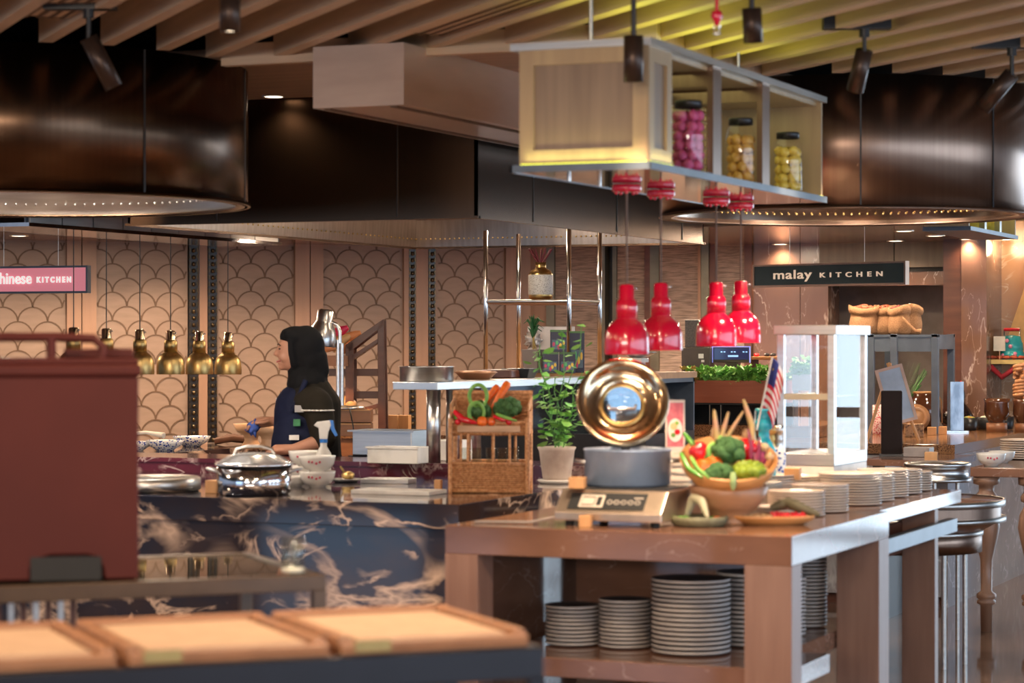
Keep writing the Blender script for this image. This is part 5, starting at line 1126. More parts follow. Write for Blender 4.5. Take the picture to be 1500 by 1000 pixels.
for i in range(7):
    a = i*.9; k = Vector((.07*math.cos(a), .05*math.sin(a), .3)); mb.tube([(0, 0, .2), tuple(k*.5+Vector((0, 0, .1))), tuple(k)], .004, 6)
    for j in range(8): mb.sph(tuple(k.lerp(Vector((0, 0, .2)), j/12)), .006, 6)
mb.build('twigs', mat('dark_red_twigs', (.14, .01, .02), .6), t)
c = P(781, 545, 13.9); t = thing('potted_succulent', 'spiky green plant in a beige-grey pot beside the crumpled bag', 'potted plant', (c.x, c.y, bz))
mb = MB(); mb.add([(x*s, y*s, z) for z, s in ((0, .042), (.135, .052)) for x, y in ((-1, -1), (1, -1), (1, 1), (-1, 1))], [(3, 2, 1, 0), (4, 5, 6, 7), (0, 1, 5, 4), (1, 2, 6, 5), (2, 3, 7, 6), (3, 0, 4, 7)]); mb.build('pot', greypot, t, bev=.004)
mb = MB(); rr = random.Random(4)
MBL = MB()
for i in range(30):
    a = rr.random()*2*PI; L = rr.uniform(.07, .13); u = Vector((math.cos(a), math.sin(a), 0)); h0 = rr.uniform(.2, .26); k = rr.uniform(.2, 1)
    MBL.tube([Vector((0, 0, h0)), Vector((0, 0, h0))+u*L*.45*k+Vector((0, 0, L*.55)), Vector((0, 0, h0))+u*L*.9*k+Vector((0, 0, L*(.75 if k < .6 else .35)))], [.007, .006, .001], 5)
MBL.build('leaves', leafd, t)
MB().tube([(0, 0, .13), (.005, 0, .26)], .006, 8).tube([(.02, 0, .13), (.0, 0, .2)], .005, 8).build('stem', mat('root_tan', (.5, .35, .12), .6), t)
c = P(778, 545, 14.1); o = MB().sph((0, 0, 0), (.05, .04, .04), 20, amp=1.0, fr=18).build('crumpled_bag', mat('silver_paper', (.62, .55, .5), .35, .3), loc=(c.x, c.y+.03, bz+.19)); tag(o, 'crumpled silvery paper bag behind the spiky plant', 'bag')
c = P(800, 545, 14.3); o = MB().box(-.11, .17, 0, .02, 0, .27).build('silver_panel', mat('silver_paper', (.62, .55, .5), .35, .3), loc=(c.x, c.y, bz), rotz=YAW, bev=.004); tag(o, 'pale silvery flat package standing behind the tea tins', 'package')
def tin(px, d, z, w_, h_, label, x=0):
    c = P(px, 545, d); t = thing('tea_tin', label, 'tin', (c.x, c.y, z), YAW); MB().box(-w_/2, w_/2, -w_/2, w_/2, 0, h_).build('tin_body', mat('navy_tin', (.012, .012, .035), .3, .3), t, bev=.002)
    MB().box(-w_/2-.001, w_/2+.001, -w_/2-.001, w_/2+.001, h_-.012, h_).build('green_lid', mat('tin_green', (.06, .16, .03), .4), t)
    mb = MB()
    for i, (xx, zz, mi) in enumerate(((-.3, .35, 0), (-.1, .42, 2), (.12, .3, 1), (.3, .4, 1), (.0, .22, 0))): mb.sph((xx*w_, -w_/2, zz*h_), (w_*.1, .0015, h_*.12), 10, mi)
    mb.box(-w_*.4, w_*.4, -w_/2-.0008, -w_/2, h_*.12, h_*.55, 3)
    mb.build('printed_label', [mat('print_red', (.6, .05, .12), .4), mat('print_yellow', (.8, .5, .05), .4), mat('print_green', (.1, .5, .15), .4), mat('print_teal', (.08, .13, .17), .4)], t)
tin(806, 13.7, bz, .09, .12, 'lower left of the navy tea tins with colourful printed label'); tin(831, 13.75, bz, .09, .12, 'lower right navy tea tin behind the herb plant')
tin(818, 13.73, bz+.121, .092, .125, 'navy tea tin stacked on top of two others'); tin(845, 14.0, bz, .085, .24, 'tall plain navy tin at the right of the tea tins')
# mixer / chrome machine behind the red lamps
c = P(928, 545, 13.6); t = thing('kitchen_scale', 'white and steel countertop appliance below the left pair of red lamps', 'appliance', (c.x, c.y, bz))
t.location.x = -4.79; t.location.y = 13.08
mb = MB(); mb.box(-.10, .07, -.06, .06, .0, .02); mb.box(-.10, .07, -.06, .06, .06, .085); mb.tube([(-.09, 0, .02), (-.125, 0, .03), (-.125, 0, .06), (-.09, 0, .075)], .012, 8); mb.build('housing', whiteplas, t, bev=.004)
MB().lathe([(0, .085), (.05, .09), (.10, .115), (.105, .12), (0, .118)], (.03, 0, 0), 32).build('steel_pan', steel, t)
MB().box(-.06, .06, -.03, .03, .02, .06).build('column', steelb, t)
# ================================================================ PLANTER, MACHINES ON THE GRANITE STEP
sx = onY(998, 14.7)[0]; ex = onY(1146, 14.7)[0]; W3 = ex-sx
zp0, zp1 = zat(590, onY(1070, 14.7)[1]), zat(557, onY(1070, 14.7)[1])
t = thing('planter_box', 'long brown wooden planter of curly lettuce above an open steel shelf', 'planter', (sx, 14.68, 1.0205))
h0 = zp0-1.0205; h1 = zp1-1.0205
mb = MB(); mb.box(0, W3, 0, .015, h0, h1); mb.box(0, W3, .26, .275, h0, h1); mb.box(0, .015, .015, .26, h0, h1); mb.box(W3-.015, W3, .015, .26, h0, h1); mb.box(.015, W3-.015, .015, .26, h1-.05, h1-.02); mb.build('trough', mat('red_brown_wood', (.30, .085, .04), .42, c2=(.26, .07, .032), scale=(2, 2, 30)), t, bev=.002)
mb = MB(); mb.box(0, W3, .0, .275, h0-.012, h0-.001); mb.box(.0, W3, .26, .275, 0, h0-.012); mb.box(.0, .015, 0, .26, 0, h0-.012); mb.box(W3-.02, W3, 0, .26, 0, h0-.012); mb.build('shelf_body', blk, t)
mb = MB()
for f_ in (.29, .4, .83): mb.box(W3*f_, W3*f_+.006, -.001, .02, 0, h0-.012)
mb.build('dividers', steel, t)
def curly(nm, x0, x1, y0, y1, z, n_, m_, parent, s0=.045, s1=.075, hh=.10, seed=1):
    rr = random.Random(seed); mb = MB()
    for i in range(n_):
        p0 = Vector((rr.uniform(x0, x1), rr.uniform(y0, y1), z+rr.random()**1.4*hh*(.6+.4*math.sin(i)))); a = rr.random()*2*PI; u = Vector((math.cos(a), math.sin(a), rr.uniform(-.2, .6))).normalized(); v = (u.cross(Vector((0, 0, 1)))+Vector((0, 0, rr.uniform(-.5, .5)))).normalized(); s_ = rr.uniform(s0, s1)
        k = 7; vs = [tuple(p0-u*s_*.3)]
        for j in range(k):
            b = -1.4+2.8*j/(k-1); vs.append(tuple(p0+u*s_*.6*math.cos(b)+v*s_*.6*math.sin(b)+Vector((0, 0, .12*s_*(-1)**j))))
        mb.add(vs, [(0, j, j+1) for j in range(1, k)], False)
    return mb.build(nm, m_, parent, fix=False)
curly('lettuce_leaves', .04, W3*.62, .02, .25, h1-.01, 520, mat('curly_green', (.16, .42, .08), .5, c2=(.27, .52, .12), scale=(14, 14, 14)), t)
curly('salad_leaves', W3*.55, W3-.02, .02, .25, h1-.01, 380, mat('bright_leaf', (.24, .48, .08), .5, c2=(.13, .34, .05), scale=(14, 14, 14)), t, seed=3)
curly('red_tipped_leaves', .02, .1, .0, .15, h1-.02, 60, mat('red_tip', (.5, .2, .06), .5, c2=(.4, .4, .08), scale=(14, 14, 14)), t, seed=5)
gx = onY(1160, 14.72)[0]; t = thing('grey_planter', 'small grey planter of leafy greens seen through the glass cabinet', 'planter', (gx, 14.72, 1.0205))
gzz = zat(572, 15.2)-1.0205; gz2 = zat(548, 15.2)-1.0205
MB().box(0, .12, 0, .14, gzz, gz2).build('box', mat('light_grey_metal', (.42, .44, .46), .4), t, bev=.002); MB().box(.005, .012, 0, .1, 0, gzz).box(.108, .115, 0, .1, 0, gzz).build('legs', steelb, t)
curly('greens', 0, .12, 0, .13, gz2, 130, MATS['curly_green'], t, seed=9, hh=.11)
def solid(nm, m_, px0, px1, py0, py1, Y, depth, label, cat, z0=None, bev=.004, extra=None):
    x0, d0 = onY(px0, Y); x1, d1 = onY(px1, Y); dm = (d0+d1)/2; za = z0 if z0 is not None else zat(py1, dm); zb = zat(py0, dm)
    t = thing(nm, label, cat, ((x0+x1)/2, Y, za)); w_ = (x1-x0)/2; MB().box(-w_, w_, 0, depth, 0, zb-za).build('body', m_, t, bev=bev)
    if extra: extra(t, w_, zb-za)
    return t
dg = mat('dark_grey_enamel', (.075, .06, .05), .35)
solid('coffee_machine', dg, 998, 1040, 509, 556, 15.05, .66, 'dark brown-grey machine with a white label behind the planter', 'machine', 1.0205, extra=lambda t, w_, h: (MB().box(.02, .055, -.003, 0, h-.07, h-.04).box(.04, .06, -.003, 0, h-.095, h-.08).build('label', white, t),))
solid('wire_cabinet', mat('mesh_grey', (.11, .10, .10), .5, .3, c2=(.05, .045, .045), scale=(150, 150, 150)), 1003, 1031, 468, 508, 15.08, .14, 'dark mesh-sided case on top of the machine behind the red lamps', 'case', zat(509, (onY(998, 15.05)[1]+onY(1040, 15.05)[1])/2)+.001)
def scr(t, w_, h):
    MB().box(-w_+.012, w_-.012, -.004, .0, .02, h-.012).build('screen_glass', mat('screen_dark', (.01, .012, .03), .1, emit=(.02, .03, .10), es=.7), t)
    mb = MB()
    for x in (-.07, -.05, .0, .02, .08, .1): mb.box(x, x+.012, -.0055, -.004, h*.62, h*.62+.008)
    mb.box(-.02, .05, -.0055, -.004, h*.35, h*.35+.012); mb.build('screen_icons', mat('icon_blue', (.2, .4, .7), .4, emit=(.3, .5, .8), es=1.0), t)
    MB().box(-w_, w_, -.002, .004, h-.006, h).box(-w_, -w_+.006, -.002, .004, 0, h).box(w_-.006, w_, -.002, .004, 0, h).build('lit_edge', mat('lit_violet_edge', (.3, .3, .7), .3, emit=(.3, .32, .9), es=.8), t)
    MB().box(-.04, .04, .01, .05, -(zat(530, 15.6)-1.0205)+.0, .0).build('stand', dg, t)
solid('touch_screen', dg, 1043, 1099, 507, 531, 15.1, .03, 'small dark touch screen with glowing edge behind the lettuce planter', 'screen', extra=scr)
solid('side_shelf', mat('orange_wood', (.48, .2, .07), .45), 1098, 1142, 522, 527, 15.4, .16, 'orange-brown shelf board behind the planter right of the screen', 'shelf', extra=lambda t, w_, h: MB().box(-w_, -w_+.02, .02, .14, -.36+.0, 0).box(w_-.02, w_, .02, .14, -.36, 0).build('brackets', darkwood, t))
for px, c_, s in ((1107, redveg, 'red'), (1122, blkmetal, 'black'), (1131, blkmetal, 'dark')):
    cc_ = onY(px, 15.45)[0]; o = MB().sph((0, 0, 0), (.02, .02, .014), 12).build('small_cup', c_, loc=(cc_, 15.47, zat(520, 15.9)+.0)); tag(o, 'tiny %s cup on the orange-brown shelf right of the touch screen' % s+(' at its far end' if px == 1131 else ''), 'cup')
# ================================================================ SACK TABLE, SACKS AND THINGS ON THE GRANITE
Ys = 15.55; xa, da = onY(1270, Ys); xb, db = onY(1374, Ys); zt_ = zat(489, (da+db)/2)
t = thing('steel_frame_table', 'blue-grey steel frame table carrying the burlap sacks', 'table', ((xa+xb)/2, Ys, .951)); hw = (xb-xa)/2; h = zt_-.951
for x in (-hw, -hw+.155, hw-.045):
    MB().box(x, x+.045, 0, .04, 0, h).build('post', bluegrey, t, bev=.002)
for x in (-hw, hw-.045): MB().box(x, x+.045, .46, .5, 0, h).build('post', bluegrey, t, bev=.002)
mb = MB(); mb.box(-hw+.045, hw-.045, .006, .03, h-.115, h-.02); mb.box(-hw, -hw+.03, .04, .46, h-.1, h-.02); mb.box(hw-.03, hw, .04, .46, h-.1, h-.02); mb.build('apron_rail', bluegrey, t)
MB().box(-hw, hw, 0, .5, h-.02, h-.004).build('top', bluegrey, t)
def sack(px, Y, r, hgt, label, contents, cm_, seed):
    x = onY(px, Y)[0]; t = thing('burlap_sack', label, 'sack', (x, Y, zt_-.003)); rr = random.Random(seed); vs = []; fs = []; n_ = 30
    prof = [(.75, 0), (.98, .08), (1.02, .35), (.93, .6), (.88, .72), (1.0, .74), (1.06, .86), (1.0, 1.0), (.88, .98), (.85, .85)]
    for j, (a, b) in enumerate(prof):
        for i in range(n_):
            q = 2*PI*i/n_; k = 1+.05*math.sin(3*q+seed+j*.3)+.03*math.sin(7*q+seed*2-j*.5); zz = b*hgt*(1+(.07*math.sin(2*q+seed) if b > .7 else 0)); vs.append((a*r*k*math.cos(q), a*r*k*math.sin(q), zz))
    for j in range(len(prof)-1):
        for i in range(n_): fs.append((j*n_+i, j*n_+(i+1) % n_, (j+1)*n_+(i+1) % n_, (j+1)*n_+i))
    mb = MB(); mb.add(vs, fs, True); mb.build('sack_cloth', burlap, t)
    mb = MB()
    for i in range(60):
        a = rr.random()*2*PI; b = r*.85*math.sqrt(rr.random()); mb.sph((b*math.cos(a), b*math.sin(a), hgt*(.92+.14*(1-b/r))), (r*.13, r*.13, r*.09), 6)
    mb.lathe([(0, hgt*.9), (r*.88, hgt*.9)], n=20); mb.build(contents, cm_, t)
sack(1266, Ys+.14, .10, .185, 'largest burlap sack at the left end of the row of sacks', 'dried_chillies', mat('dried_red', (.42, .09, .04), .6), 1)
sack(1297, Ys+.18, .075, .185, 'second burlap sack from left with a rolled rim', 'dried_chillies', MATS['dried_red'], 2)
sack(1318, Ys+.12, .075, .18, 'third burlap sack from left, slumped', 'dark_spices', mat('spice_dark', (.2, .04, .03), .7), 3)
sack(1333, Ys+.20, .08, .19, 'rightmost burlap sack filled with white grains', 'white_grain', white, 4)
x = onY(1341, Ys+.03)[0]; o = MB().tube([(-.09, 0, .11), (-.04, -.01, .06), (0, -.01, .02), (.035, 0, .016)], [.008, .010, .012, .02], 8).build('burlap_tie', burlap, loc=(x, Ys+.03, zt_+.0)); tag(o, 'loose burlap tie hanging in front of the right-hand sacks', 'tie')
gzt = .9505
def ong(px, py, z=gzt): return onz(px, py, z)
# fern
c = ong(1322, 626); c.y = 16.25; c.x = onY(1324, 16.25)[0]
t = thing('potted_fern', 'feathery green fern under the steel frame table', 'potted plant', (c.x, c.y, gzt)); MB().lathe([(0, 0), (.06, 0), (.08, .12), (.074, .12), (0, .11)], n=28).build('pot', greypot, t)
mb = MB(); rr = random.Random(8)
for i in range(26):
    a = rr.random()*2*PI; L = rr.uniform(.2, .45); u = Vector((math.cos(a)*.5, math.sin(a)*.5, 1)).normalized(); p0 = Vector((0, 0, .12))
    for j in range(26):
        q = p0+u*L*j/26+Vector((0, 0, -.06*(j/26)**2)); w_ = .05*(1-j/30); s_ = u.cross(Vector((0, 0, 1))).normalized() if u.z < .99 else Vector((1, 0, 0))
        for sg in (-1, 1): mb.add([tuple(q), tuple(q+s_*sg*w_+Vector((0, 0, .012))), tuple(q+s_*sg*w_*.9+u*.012)], [(0, 1, 2)])
mb.build('fronds', mat('fern_green', (.08, .28, .07), .6), t, fix=False)
# easel with framed chalk board
c = ong(1305, 645); 
t = thing('easel', 'light wooden tripod easel standing on the granite counter', 'easel', (c.x, c.y, gzt), YAW)
for a_, b_ in (((-.145, 0, 0), (.0, .03, .47)), ((.17, 0, 0), (-.015, .03, .47)), ((.02, .15, 0), (0, .03, .46))): MB().tube([a_, b_], .010, 8).build('leg', lightwood, t)
MB().box(-.06, .09, -.02, .0, .10, .115).build('ledge', lightwood, t)
T = xf((.075, -.035, .11), rx=R(-8), ry=R(-15))
t2 = thing('framed_sign', 'tilted pale wooden picture frame leaning on the easel', 'frame', (c.x, c.y, gzt), YAW)
mb = MB(); mb.T = T
for a_, b_, c_, d_ in ((-.085, .085, 0, .018), (-.085, .085, .332, .35), (-.085, -.067, .018, .332), (.067, .085, .018, .332)): mb.box(a_, b_, -.006, .008, c_, d_)
mb.build('frame_moulding', mat('pink_pale_wood', (.58, .38, .30), .45), t2)
mb = MB(); mb.T = T; mb.box(-.068, .068, -.001, .006, .018, .332); mb.build('glazed_sheet', mat('pale_blue_sheet', (.42, .5, .62), .12), t2)
# red patterned tin
c = ong(1284, 637); o = MB().lathe([(0, 0), (.055, 0), (.057, .01), (.057, .19), (0, .19)], n=32).build('patterned_canister', redpat, loc=(c.x, c.y+.12, gzt)); tag(o, 'red and white patterned canister behind the left leg of the easel', 'canister')
# black upright board
x0, d0 = onY(1306, 13.55); z1 = zat(572, d0)
t = thing('menu_board', 'black upright board with rounded top on the low ledge', 'board', (x0, 13.55, .8955), YAW*.6); MB().box(-.06, .06, 0, .03, 0, z1-.8955).build('board', mat('blackboard', (.016, .009, .008), .7, spec=.15), t, bev=.008); MB().box(-.07, .07, -.02, .06, 0, .012).build('foot', blkmetal, t)
x0 = onY(1345, 13.55)[0]; o = MB().box(-.075, .075, 0, .12, 0, .055).build('plastic_holder', mat('grey_plastic', (.36, .3, .27), .3), loc=(x0, 13.5, .8955), bev=.004); tag(o, 'low grey plastic holder between the black board and the wooden block', 'holder')
# jug with rope handle, gourd bottles
c = ong(1337, 632); brownglaze = mat('brown_glaze', (.10, .035, .015), .1, coat=.6)
t = thing('glazed_jar', 'round dark brown glazed jar with rope handle right of the easel', 'jar', (c.x, c.y+.30, gzt))
MB().lathe([(0, 0), (.06, 0), (.10, .05), (.115, .12), (.10, .2), (.065, .235), (.07, .25), (.06, .25), (0, .22)], n=40).build('jar_body', brownglaze, t)
MB().tube([(.065*math.cos(q*PI/10), .065*math.sin(q*PI/10), .255) for q in range(20)], .007, 6, closed=True).build('rope_rim', lightwood, t)
MB().tube([(.06, 0, .26), (.10, -.02, .25), (.13, -.03, .2), (.135, -.03, .05)], .005, 8).build('rope_handle', lightwood, t)
c = ong(1332, 640); o = MB().box(-.06, .06, -.012, .012, 0, .085).build('woven_label', mat('woven_tan', (.45, .25, .11), .6, c2=(.12, .05, .02), scale=(60, 60, 60), lo=.35, hi=.5), loc=(c.x+.03, c.y, gzt), rotz=YAW, bev=.006); tag(o, 'short woven tan basket piece at the foot of the easel', 'basket')
c = ong(1336, 632); o = MB(); o.T = xf((0, 0, .09), rx=R(78)); o.lathe([(0, 0), (.085, 0), (.09, .008), (0, .012)], n=36); o.lathe([(.05, .012), (.06, .016), (.07, .012)], n=36); o = o.build('round_wooden_plate', mat('carved_orange_wood', (.5, .24, .1), .45), loc=(c.x, c.y+.12, gzt), rotz=YAW); tag(o, 'carved round wooden plate leaning on the glazed jar', 'plate')
for px, py, s, hh in ((1397, 630, 'right', 1.0), (1366, 630, 'left', .92)):
    c = ong(px if px > 1380 else 1371, 632); t = thing('gourd_bottle', 'black-brown gourd-shaped bottle, %s of the pair behind the steel post' % s, 'bottle', (c.x-.03, c.y+(.35 if px > 1380 else .62), gzt))
    MB().lathe([(0, 0), (.05, 0), (.085, .05), (.088, .09), (.06, .14), (.028, .18), (.024, .2), (.03, .22), (.026, .26), (.014, .29), (.014, .30), (0, .30)], n=36).build('bottle_body', mat('black_glaze', (.018, .01, .009), .12), t)
    MB().lathe([(0, .30), (.017, .30), (.018, .32), (0, .335)], n=16).build('red_stopper', redveg, t)
c = ong(1401, 633); t = thing('acrylic_stand', 'tall clear acrylic block stand beside the column', 'stand', (c.x, c.y, gzt), YAW)
MB().box(-.045, .045, -.02, .02, .012, .335).build('block', mat('icy_acrylic', (.32, .42, .55), .08, .2, c2=(.12, .17, .25), scale=(14, 14, 5), lo=.35, hi=.6), t, bev=.002); MB().box(-.075, .075, -.035, .035, 0, .011).build('foot', acry, t)
for px, py, r, cm_, nm, s in ((1419, 630, .062, mat('mixed_salad', (.6, .3, .06), .6, c2=(.1, .3, .05), scale=(70, 70, 70)), 'chopped_vegetables', 'left black bowl of chopped vegetables'), (1447, 629, .078, mat('white_rice', (.7, .6, .5), .7), 'rice', 'middle black bowl heaped with rice'), (1472, 628, .064, brownglaze, 'dark_sauce', 'right black bowl of dark sauce')):
    c = ong(px, py); t = thing('black_bowl', s+' on the granite counter below the column', 'bowl', (c.x, c.y, gzt))
    MB().lathe([(0, 0), (r*.8, 0), (r*.9, .02), (r, .085), (r*.96, .085), (r*.85, .03), (0, .02)], n=36).build('bowl_body', mat('black_iron', (.025, .025, .028), .3), t); MB().lathe([(0, .098), (r*.5, .092), (r*.93, .075), (0, .07)], n=28).build(nm, cm_, t)
# bowls and plates at the baluster table
c = onz(1449, 683, .88); rice_bowl(c.x, c.y+.05, .8805, .078, 'white rice bowl with red print on the baluster table, nearest the corner')
c = onz(1461, 679, .88); rice_bowl(c.x, c.y+.12, .8805, .072, 'white rice bowl half hidden behind the printed one', False)
# niche shelf
yn = YW-.2
xa, da = onY(1446, yn); xb, db = onY(1600, yn); zz = zat(533, (da+onY(1500, yn)[1])/2)
t = thing('niche_shelf', 'pale yellow wooden shelf in the lit marble niche at the right edge', 'shelf', ((xa+xb)/2, yn, zz)); hw = (xb-xa)/2
MB().box(-hw, hw, 0, .35, 0, .03).build('board', mat('yellow_wood', (.62, .44, .15), .45), t)
MB().tube([(-hw+.01, .02, -.01), (-hw+.10, .01, -.09), (-hw+.2, .01, -.02), (-hw+.3, .02, -.01)], .02, 8).build('red_cloth_swag', mat('red_cloth', (.32, .01, .02), .8), t)
x = onY(1477, yn)[0]; t = thing('enamel_tiffin', 'turquoise flowered enamel tiffin carrier with red handle', 'tiffin carrier', (x, yn+.12, zz+.0305))
MB().lathe([(0, 0), (.085, 0), (.09, .01), (.08, .055), (.075, .06), (.08, .065), (.075, .115), (.07, .12), (.06, .16), (0, .17)], n=36).build('pots', mat('turquoise_enamel', (.02, .33, .33), .15, c2=(.03, .25, .28)), t)
MB().tube([(-.05, 0, .12), (-.055, 0, .205), (.055, 0, .205), (.05, 0, .12)], .006, 8).build('frame', steel, t); MB().tube([(-.055, 0, .207), (.055, 0, .207)], .012, 8).build('handle', redveg, t)
mb = MB()
for a, z in ((-2.2, .03), (-1.5, .09), (-1.1, .04), (-1.8, .13)): mb.sph((.08*math.cos(a), .08*math.sin(a), z), .014, 8)
mb.build('flowers', mat('pink_flower', (.7, .25, .35), .4), t)
x = onY(1463, yn)[0]; o = MB().box(-.04, .04, 0, .01, 0, .10).build('price_card', mat('cream_card', (.72, .65, .5), .5), loc=(x, yn+.02, zz+.06+.03), rotz=YAW); tag(o, 'small cream card in front of the turquoise tiffin carrier', 'card')
o = MB().box(-.003, .003, 0, .006, 0, .07).build('card_stick', palewood, loc=(x, yn+.03, zz+.0305), rotz=YAW); tag(o, 'thin stick holding up the small cream card', 'stick')
x = onY(1480, yn)[0]; mb = MB(); mb.prism([(-.13, 0), (.03, 0), (.24, .72), (.16, .80), (.08, .62)], 0, .02); o = mb.build('leaning_board', mat('yellow_plank', (.66, .38, .14), .5), loc=(x, yn+.29, zz+.031)); tag(o, 'tall pointed yellow-orange plank leaning in the lit niche', 'plank')
x = onY(1452, yn)[0]; mb = MB()
for i in range(14): mb.sph((i*.05, .02*math.sin(i*2), .01), (.03, .02, .012), 8, amp=.6, seed=i)
o = mb.build('red_leaf_garland', mat('rust_red', (.40, .07, .03), .7), loc=(x, yn+.03, zz+.036)); tag(o, 'rust-red garland lying along the yellow niche shelf', 'garland')
for px, r, s in ((1460, .085, 'wide brown glazed pot under the niche shelf'), (1499, .07, 'brown glazed pot cut by the right edge of the photo')):
    c = P(px, 610, 16.85); t = thing('glazed_pot', s, 'pot', (c.x, 16.05, gzt)); h = .27
    t.location.x = onY(px, 16.05)[0]
    MB().lathe([(0, .06), (r*.6, .06), (r, .12), (r*.95, .19), (r*1.05, .22), (r, .22), (0, .18)], n=36).build('pot_body', brownglaze, t); MB().lathe([(0, 0), (r*.8, 0), (r*.8, .059), (0, .059)], n=28).build('turned_base', midwood, t)
x = onY(1497, 16.2)[0]; mb = MB()
for i in range(8): mb.tube([(.035*math.cos(q*.7+i), .03*math.sin(q*.7+i), i*.028+.004*q) for q in range(9)], .014, 6)
o = mb.build('rattan_twist', mat('rattan', (.5, .22, .09), .5), loc=(x, 16.12, gzt+.22)); tag(o, 'twisted rattan piece at the right edge under the niche shelf', 'rattan')
# ================================================================ HANGING SIGNS
def sign(p0, p1, ztop, zbot, boardm, framem, txts, label, rods, bt=.012):
    a = Vector((p0.x, p0.y)); b = Vector((p1.x, p1.y)); L = (b-a).length; ang = math.atan2(b.y-a.y, b.x-a.x); H = ztop-zbot
    t = thing('hanging_sign', label, 'sign', (a.x, a.y, zbot), ang)
    MB().box(.006, L-.006, .0, .03, .006, H-.006).build('sign_board', boardm, t)
    mb = MB(); mb.box(0, L, -.006, .034, 0, bt); mb.box(0, L, -.006, .034, H-bt, H); mb.box(0, bt, -.006, .034, bt, H-bt); mb.box(L-bt, L, -.006, .034, bt, H-bt); mb.build('sign_frame', framem, t)
    for s, x, size, off, sp, m_, sy, sx_ in txts:
        me = text_mesh(s, size, .003, off, sp); me.materials.append(m_); o = bpy.data.objects.new('lettering', me); COL.objects.link(o); o.parent = t; o.location = (x*L, -.008, H*sy); o.rotation_euler = (R(90), 0, 0); o.scale = (sx_, 1, 1)
    for x in rods: MB().cyl((L*x, .015, H), .0018, 2.26-ztop if ztop < 2.2 else .3, 6).build('hanging_wire', steelb, t)
txt = mat('sign_letters', (.85, .68, .52), .5, emit=(1, .75, .55), es=.35); txtw = mat('sign_letters_white', (.9, .9, .88), .5, emit=(1, .95, .9), es=.5)
d0, d1 = 15.4, 14.6
sign(P(1103, 389, d0), P(1327, 382, d1), zat(388, d0), zat(421, d0), mat('dark_green_board', (.010, .030, .028), .25), mat('copper_edge', (.35, .24, .18), .3, .8),
     [('malay', .14, .080, .0008, 1.08, txt, .35, 1.55), ('KITCHEN', .452, .042, .0008, 1.95, txt, .38, 1.6)], 'dark green hanging sign reading malay KITCHEN', (.24, .73))
d2 = 14.1
q0, q1 = P(-118, 389, d2+.4), P(129, 389.5, d2)
sign(q0, q1, zat(388.5, d2), zat(429, d2), mat('pink_lit_board', (.62, .16, .20), .35, c2=(.50, .17, .21), scale=(2.2, 1, 1), lo=.3, hi=.7, emit=(.9, .3, .36), es=.35), bluegrey,
     [('chinese', .452, .094, .0018, 1.02, txtw, .36, .9), ('KITCHEN', .705, .045, .0022, 1.6, txtw, .40, .86)], 'pink hanging sign at the far left reading chinese KITCHEN', (.5, .82))
# second hanging shelf beyond the right hood
t = thing('hanging_jar_shelf', 'small distant lit shelf of jars at the upper right beyond the round hood', 'shelf', (-2.90, 12.75, 2.14))
MB().box(-.13, .13, 0, 1.27, 0, .022).build('bottom_plate', bluegrey, t); MB().box(-.12, .12, 0, 1.25, .42, .44).build('top_plate', steelb, t)
MB().box(-.12, -.105, .0, 1.25, .022, .42).box(-.105, .12, 0, .02, .022, .42).box(-.105, .12, 1.23, 1.25, .022, .42).build('oak_casing', boxwood, t)
for y in (.4, .8): MB().box(.09, .12, y, y+.05, .022, .42).build('steel_post', steelb, t)
MB().box(-.1, .1, .03, 1.22, .415, .419).build('led_strip', led, t)
MB().cyl((0, .6, .44), .008, .16, 8).build('hanger_rod', steelb, t)
l = light('led_glow', 'AREA', (0, .6, .41), 3, (.95, 1, .5), (0, 0, 0), shape='RECTANGLE', size=.2, size_y=1.1); l.parent = t
for i, y in enumerate((.2, .62, 1.0)):
    j = thing('preserve_jar', ['first', 'second', 'third'][i]+' distant jar of yellow fruit on the small upper-right shelf', 'jar', (-2.88, 12.75+y, 2.1625)); MB().lathe([(0, 0), (.06, 0), (.062, .2), (.05, .24), (0, .24)], n=20).build('jar_body', lemveg, j); MB().cyl((0, 0, .24), .05, .03).build('lid', blkmetal, j)
# ================================================================ THE WOMAN
wp = P(445, 500, 12.5)
t = thing('person', 'woman in a black headscarf, dark olive top and navy apron walking left, smiling', 'person', (wp.x, wp.y, 0), YAW)
def organic(name, shapes, m, parent, voxel=.008, smooth=4):
    mb = MB()
    for k, *a in shapes:
        if k == 'e':
            c_, r_, *rt = a; mb.T = Matrix.Translation(c_) @ (Matrix.Rotation(rt[0], 4, 'Y') if rt else Matrix()); mb.sph((0, 0, 0), r_, 24); mb.T = Matrix()
        else:
            pts, rs = a; P_ = [Vector(p) for p in pts]; q = []; rr_ = []
            for i in range(len(P_)-1):
                for j in range(6): f_ = j/6; q.append(P_[i].lerp(P_[i+1], f_)); rr_.append(rs[i]+(rs[i+1]-rs[i])*f_)
            q.append(P_[-1]); rr_.append(rs[-1]); mb.tube(q, rr_, 16); mb.sph(q[0], rr_[0], 12); mb.sph(q[-1], rr_[-1], 12)
    o = mb.build(name, m, parent); md = o.modifiers.new('remesh', 'REMESH'); md.mode = 'VOXEL'; md.voxel_size = voxel; md.use_smooth_shade = True
    sm = o.modifiers.new('smooth', 'SMOOTH'); sm.factor = .5; sm.iterations = smooth; return o
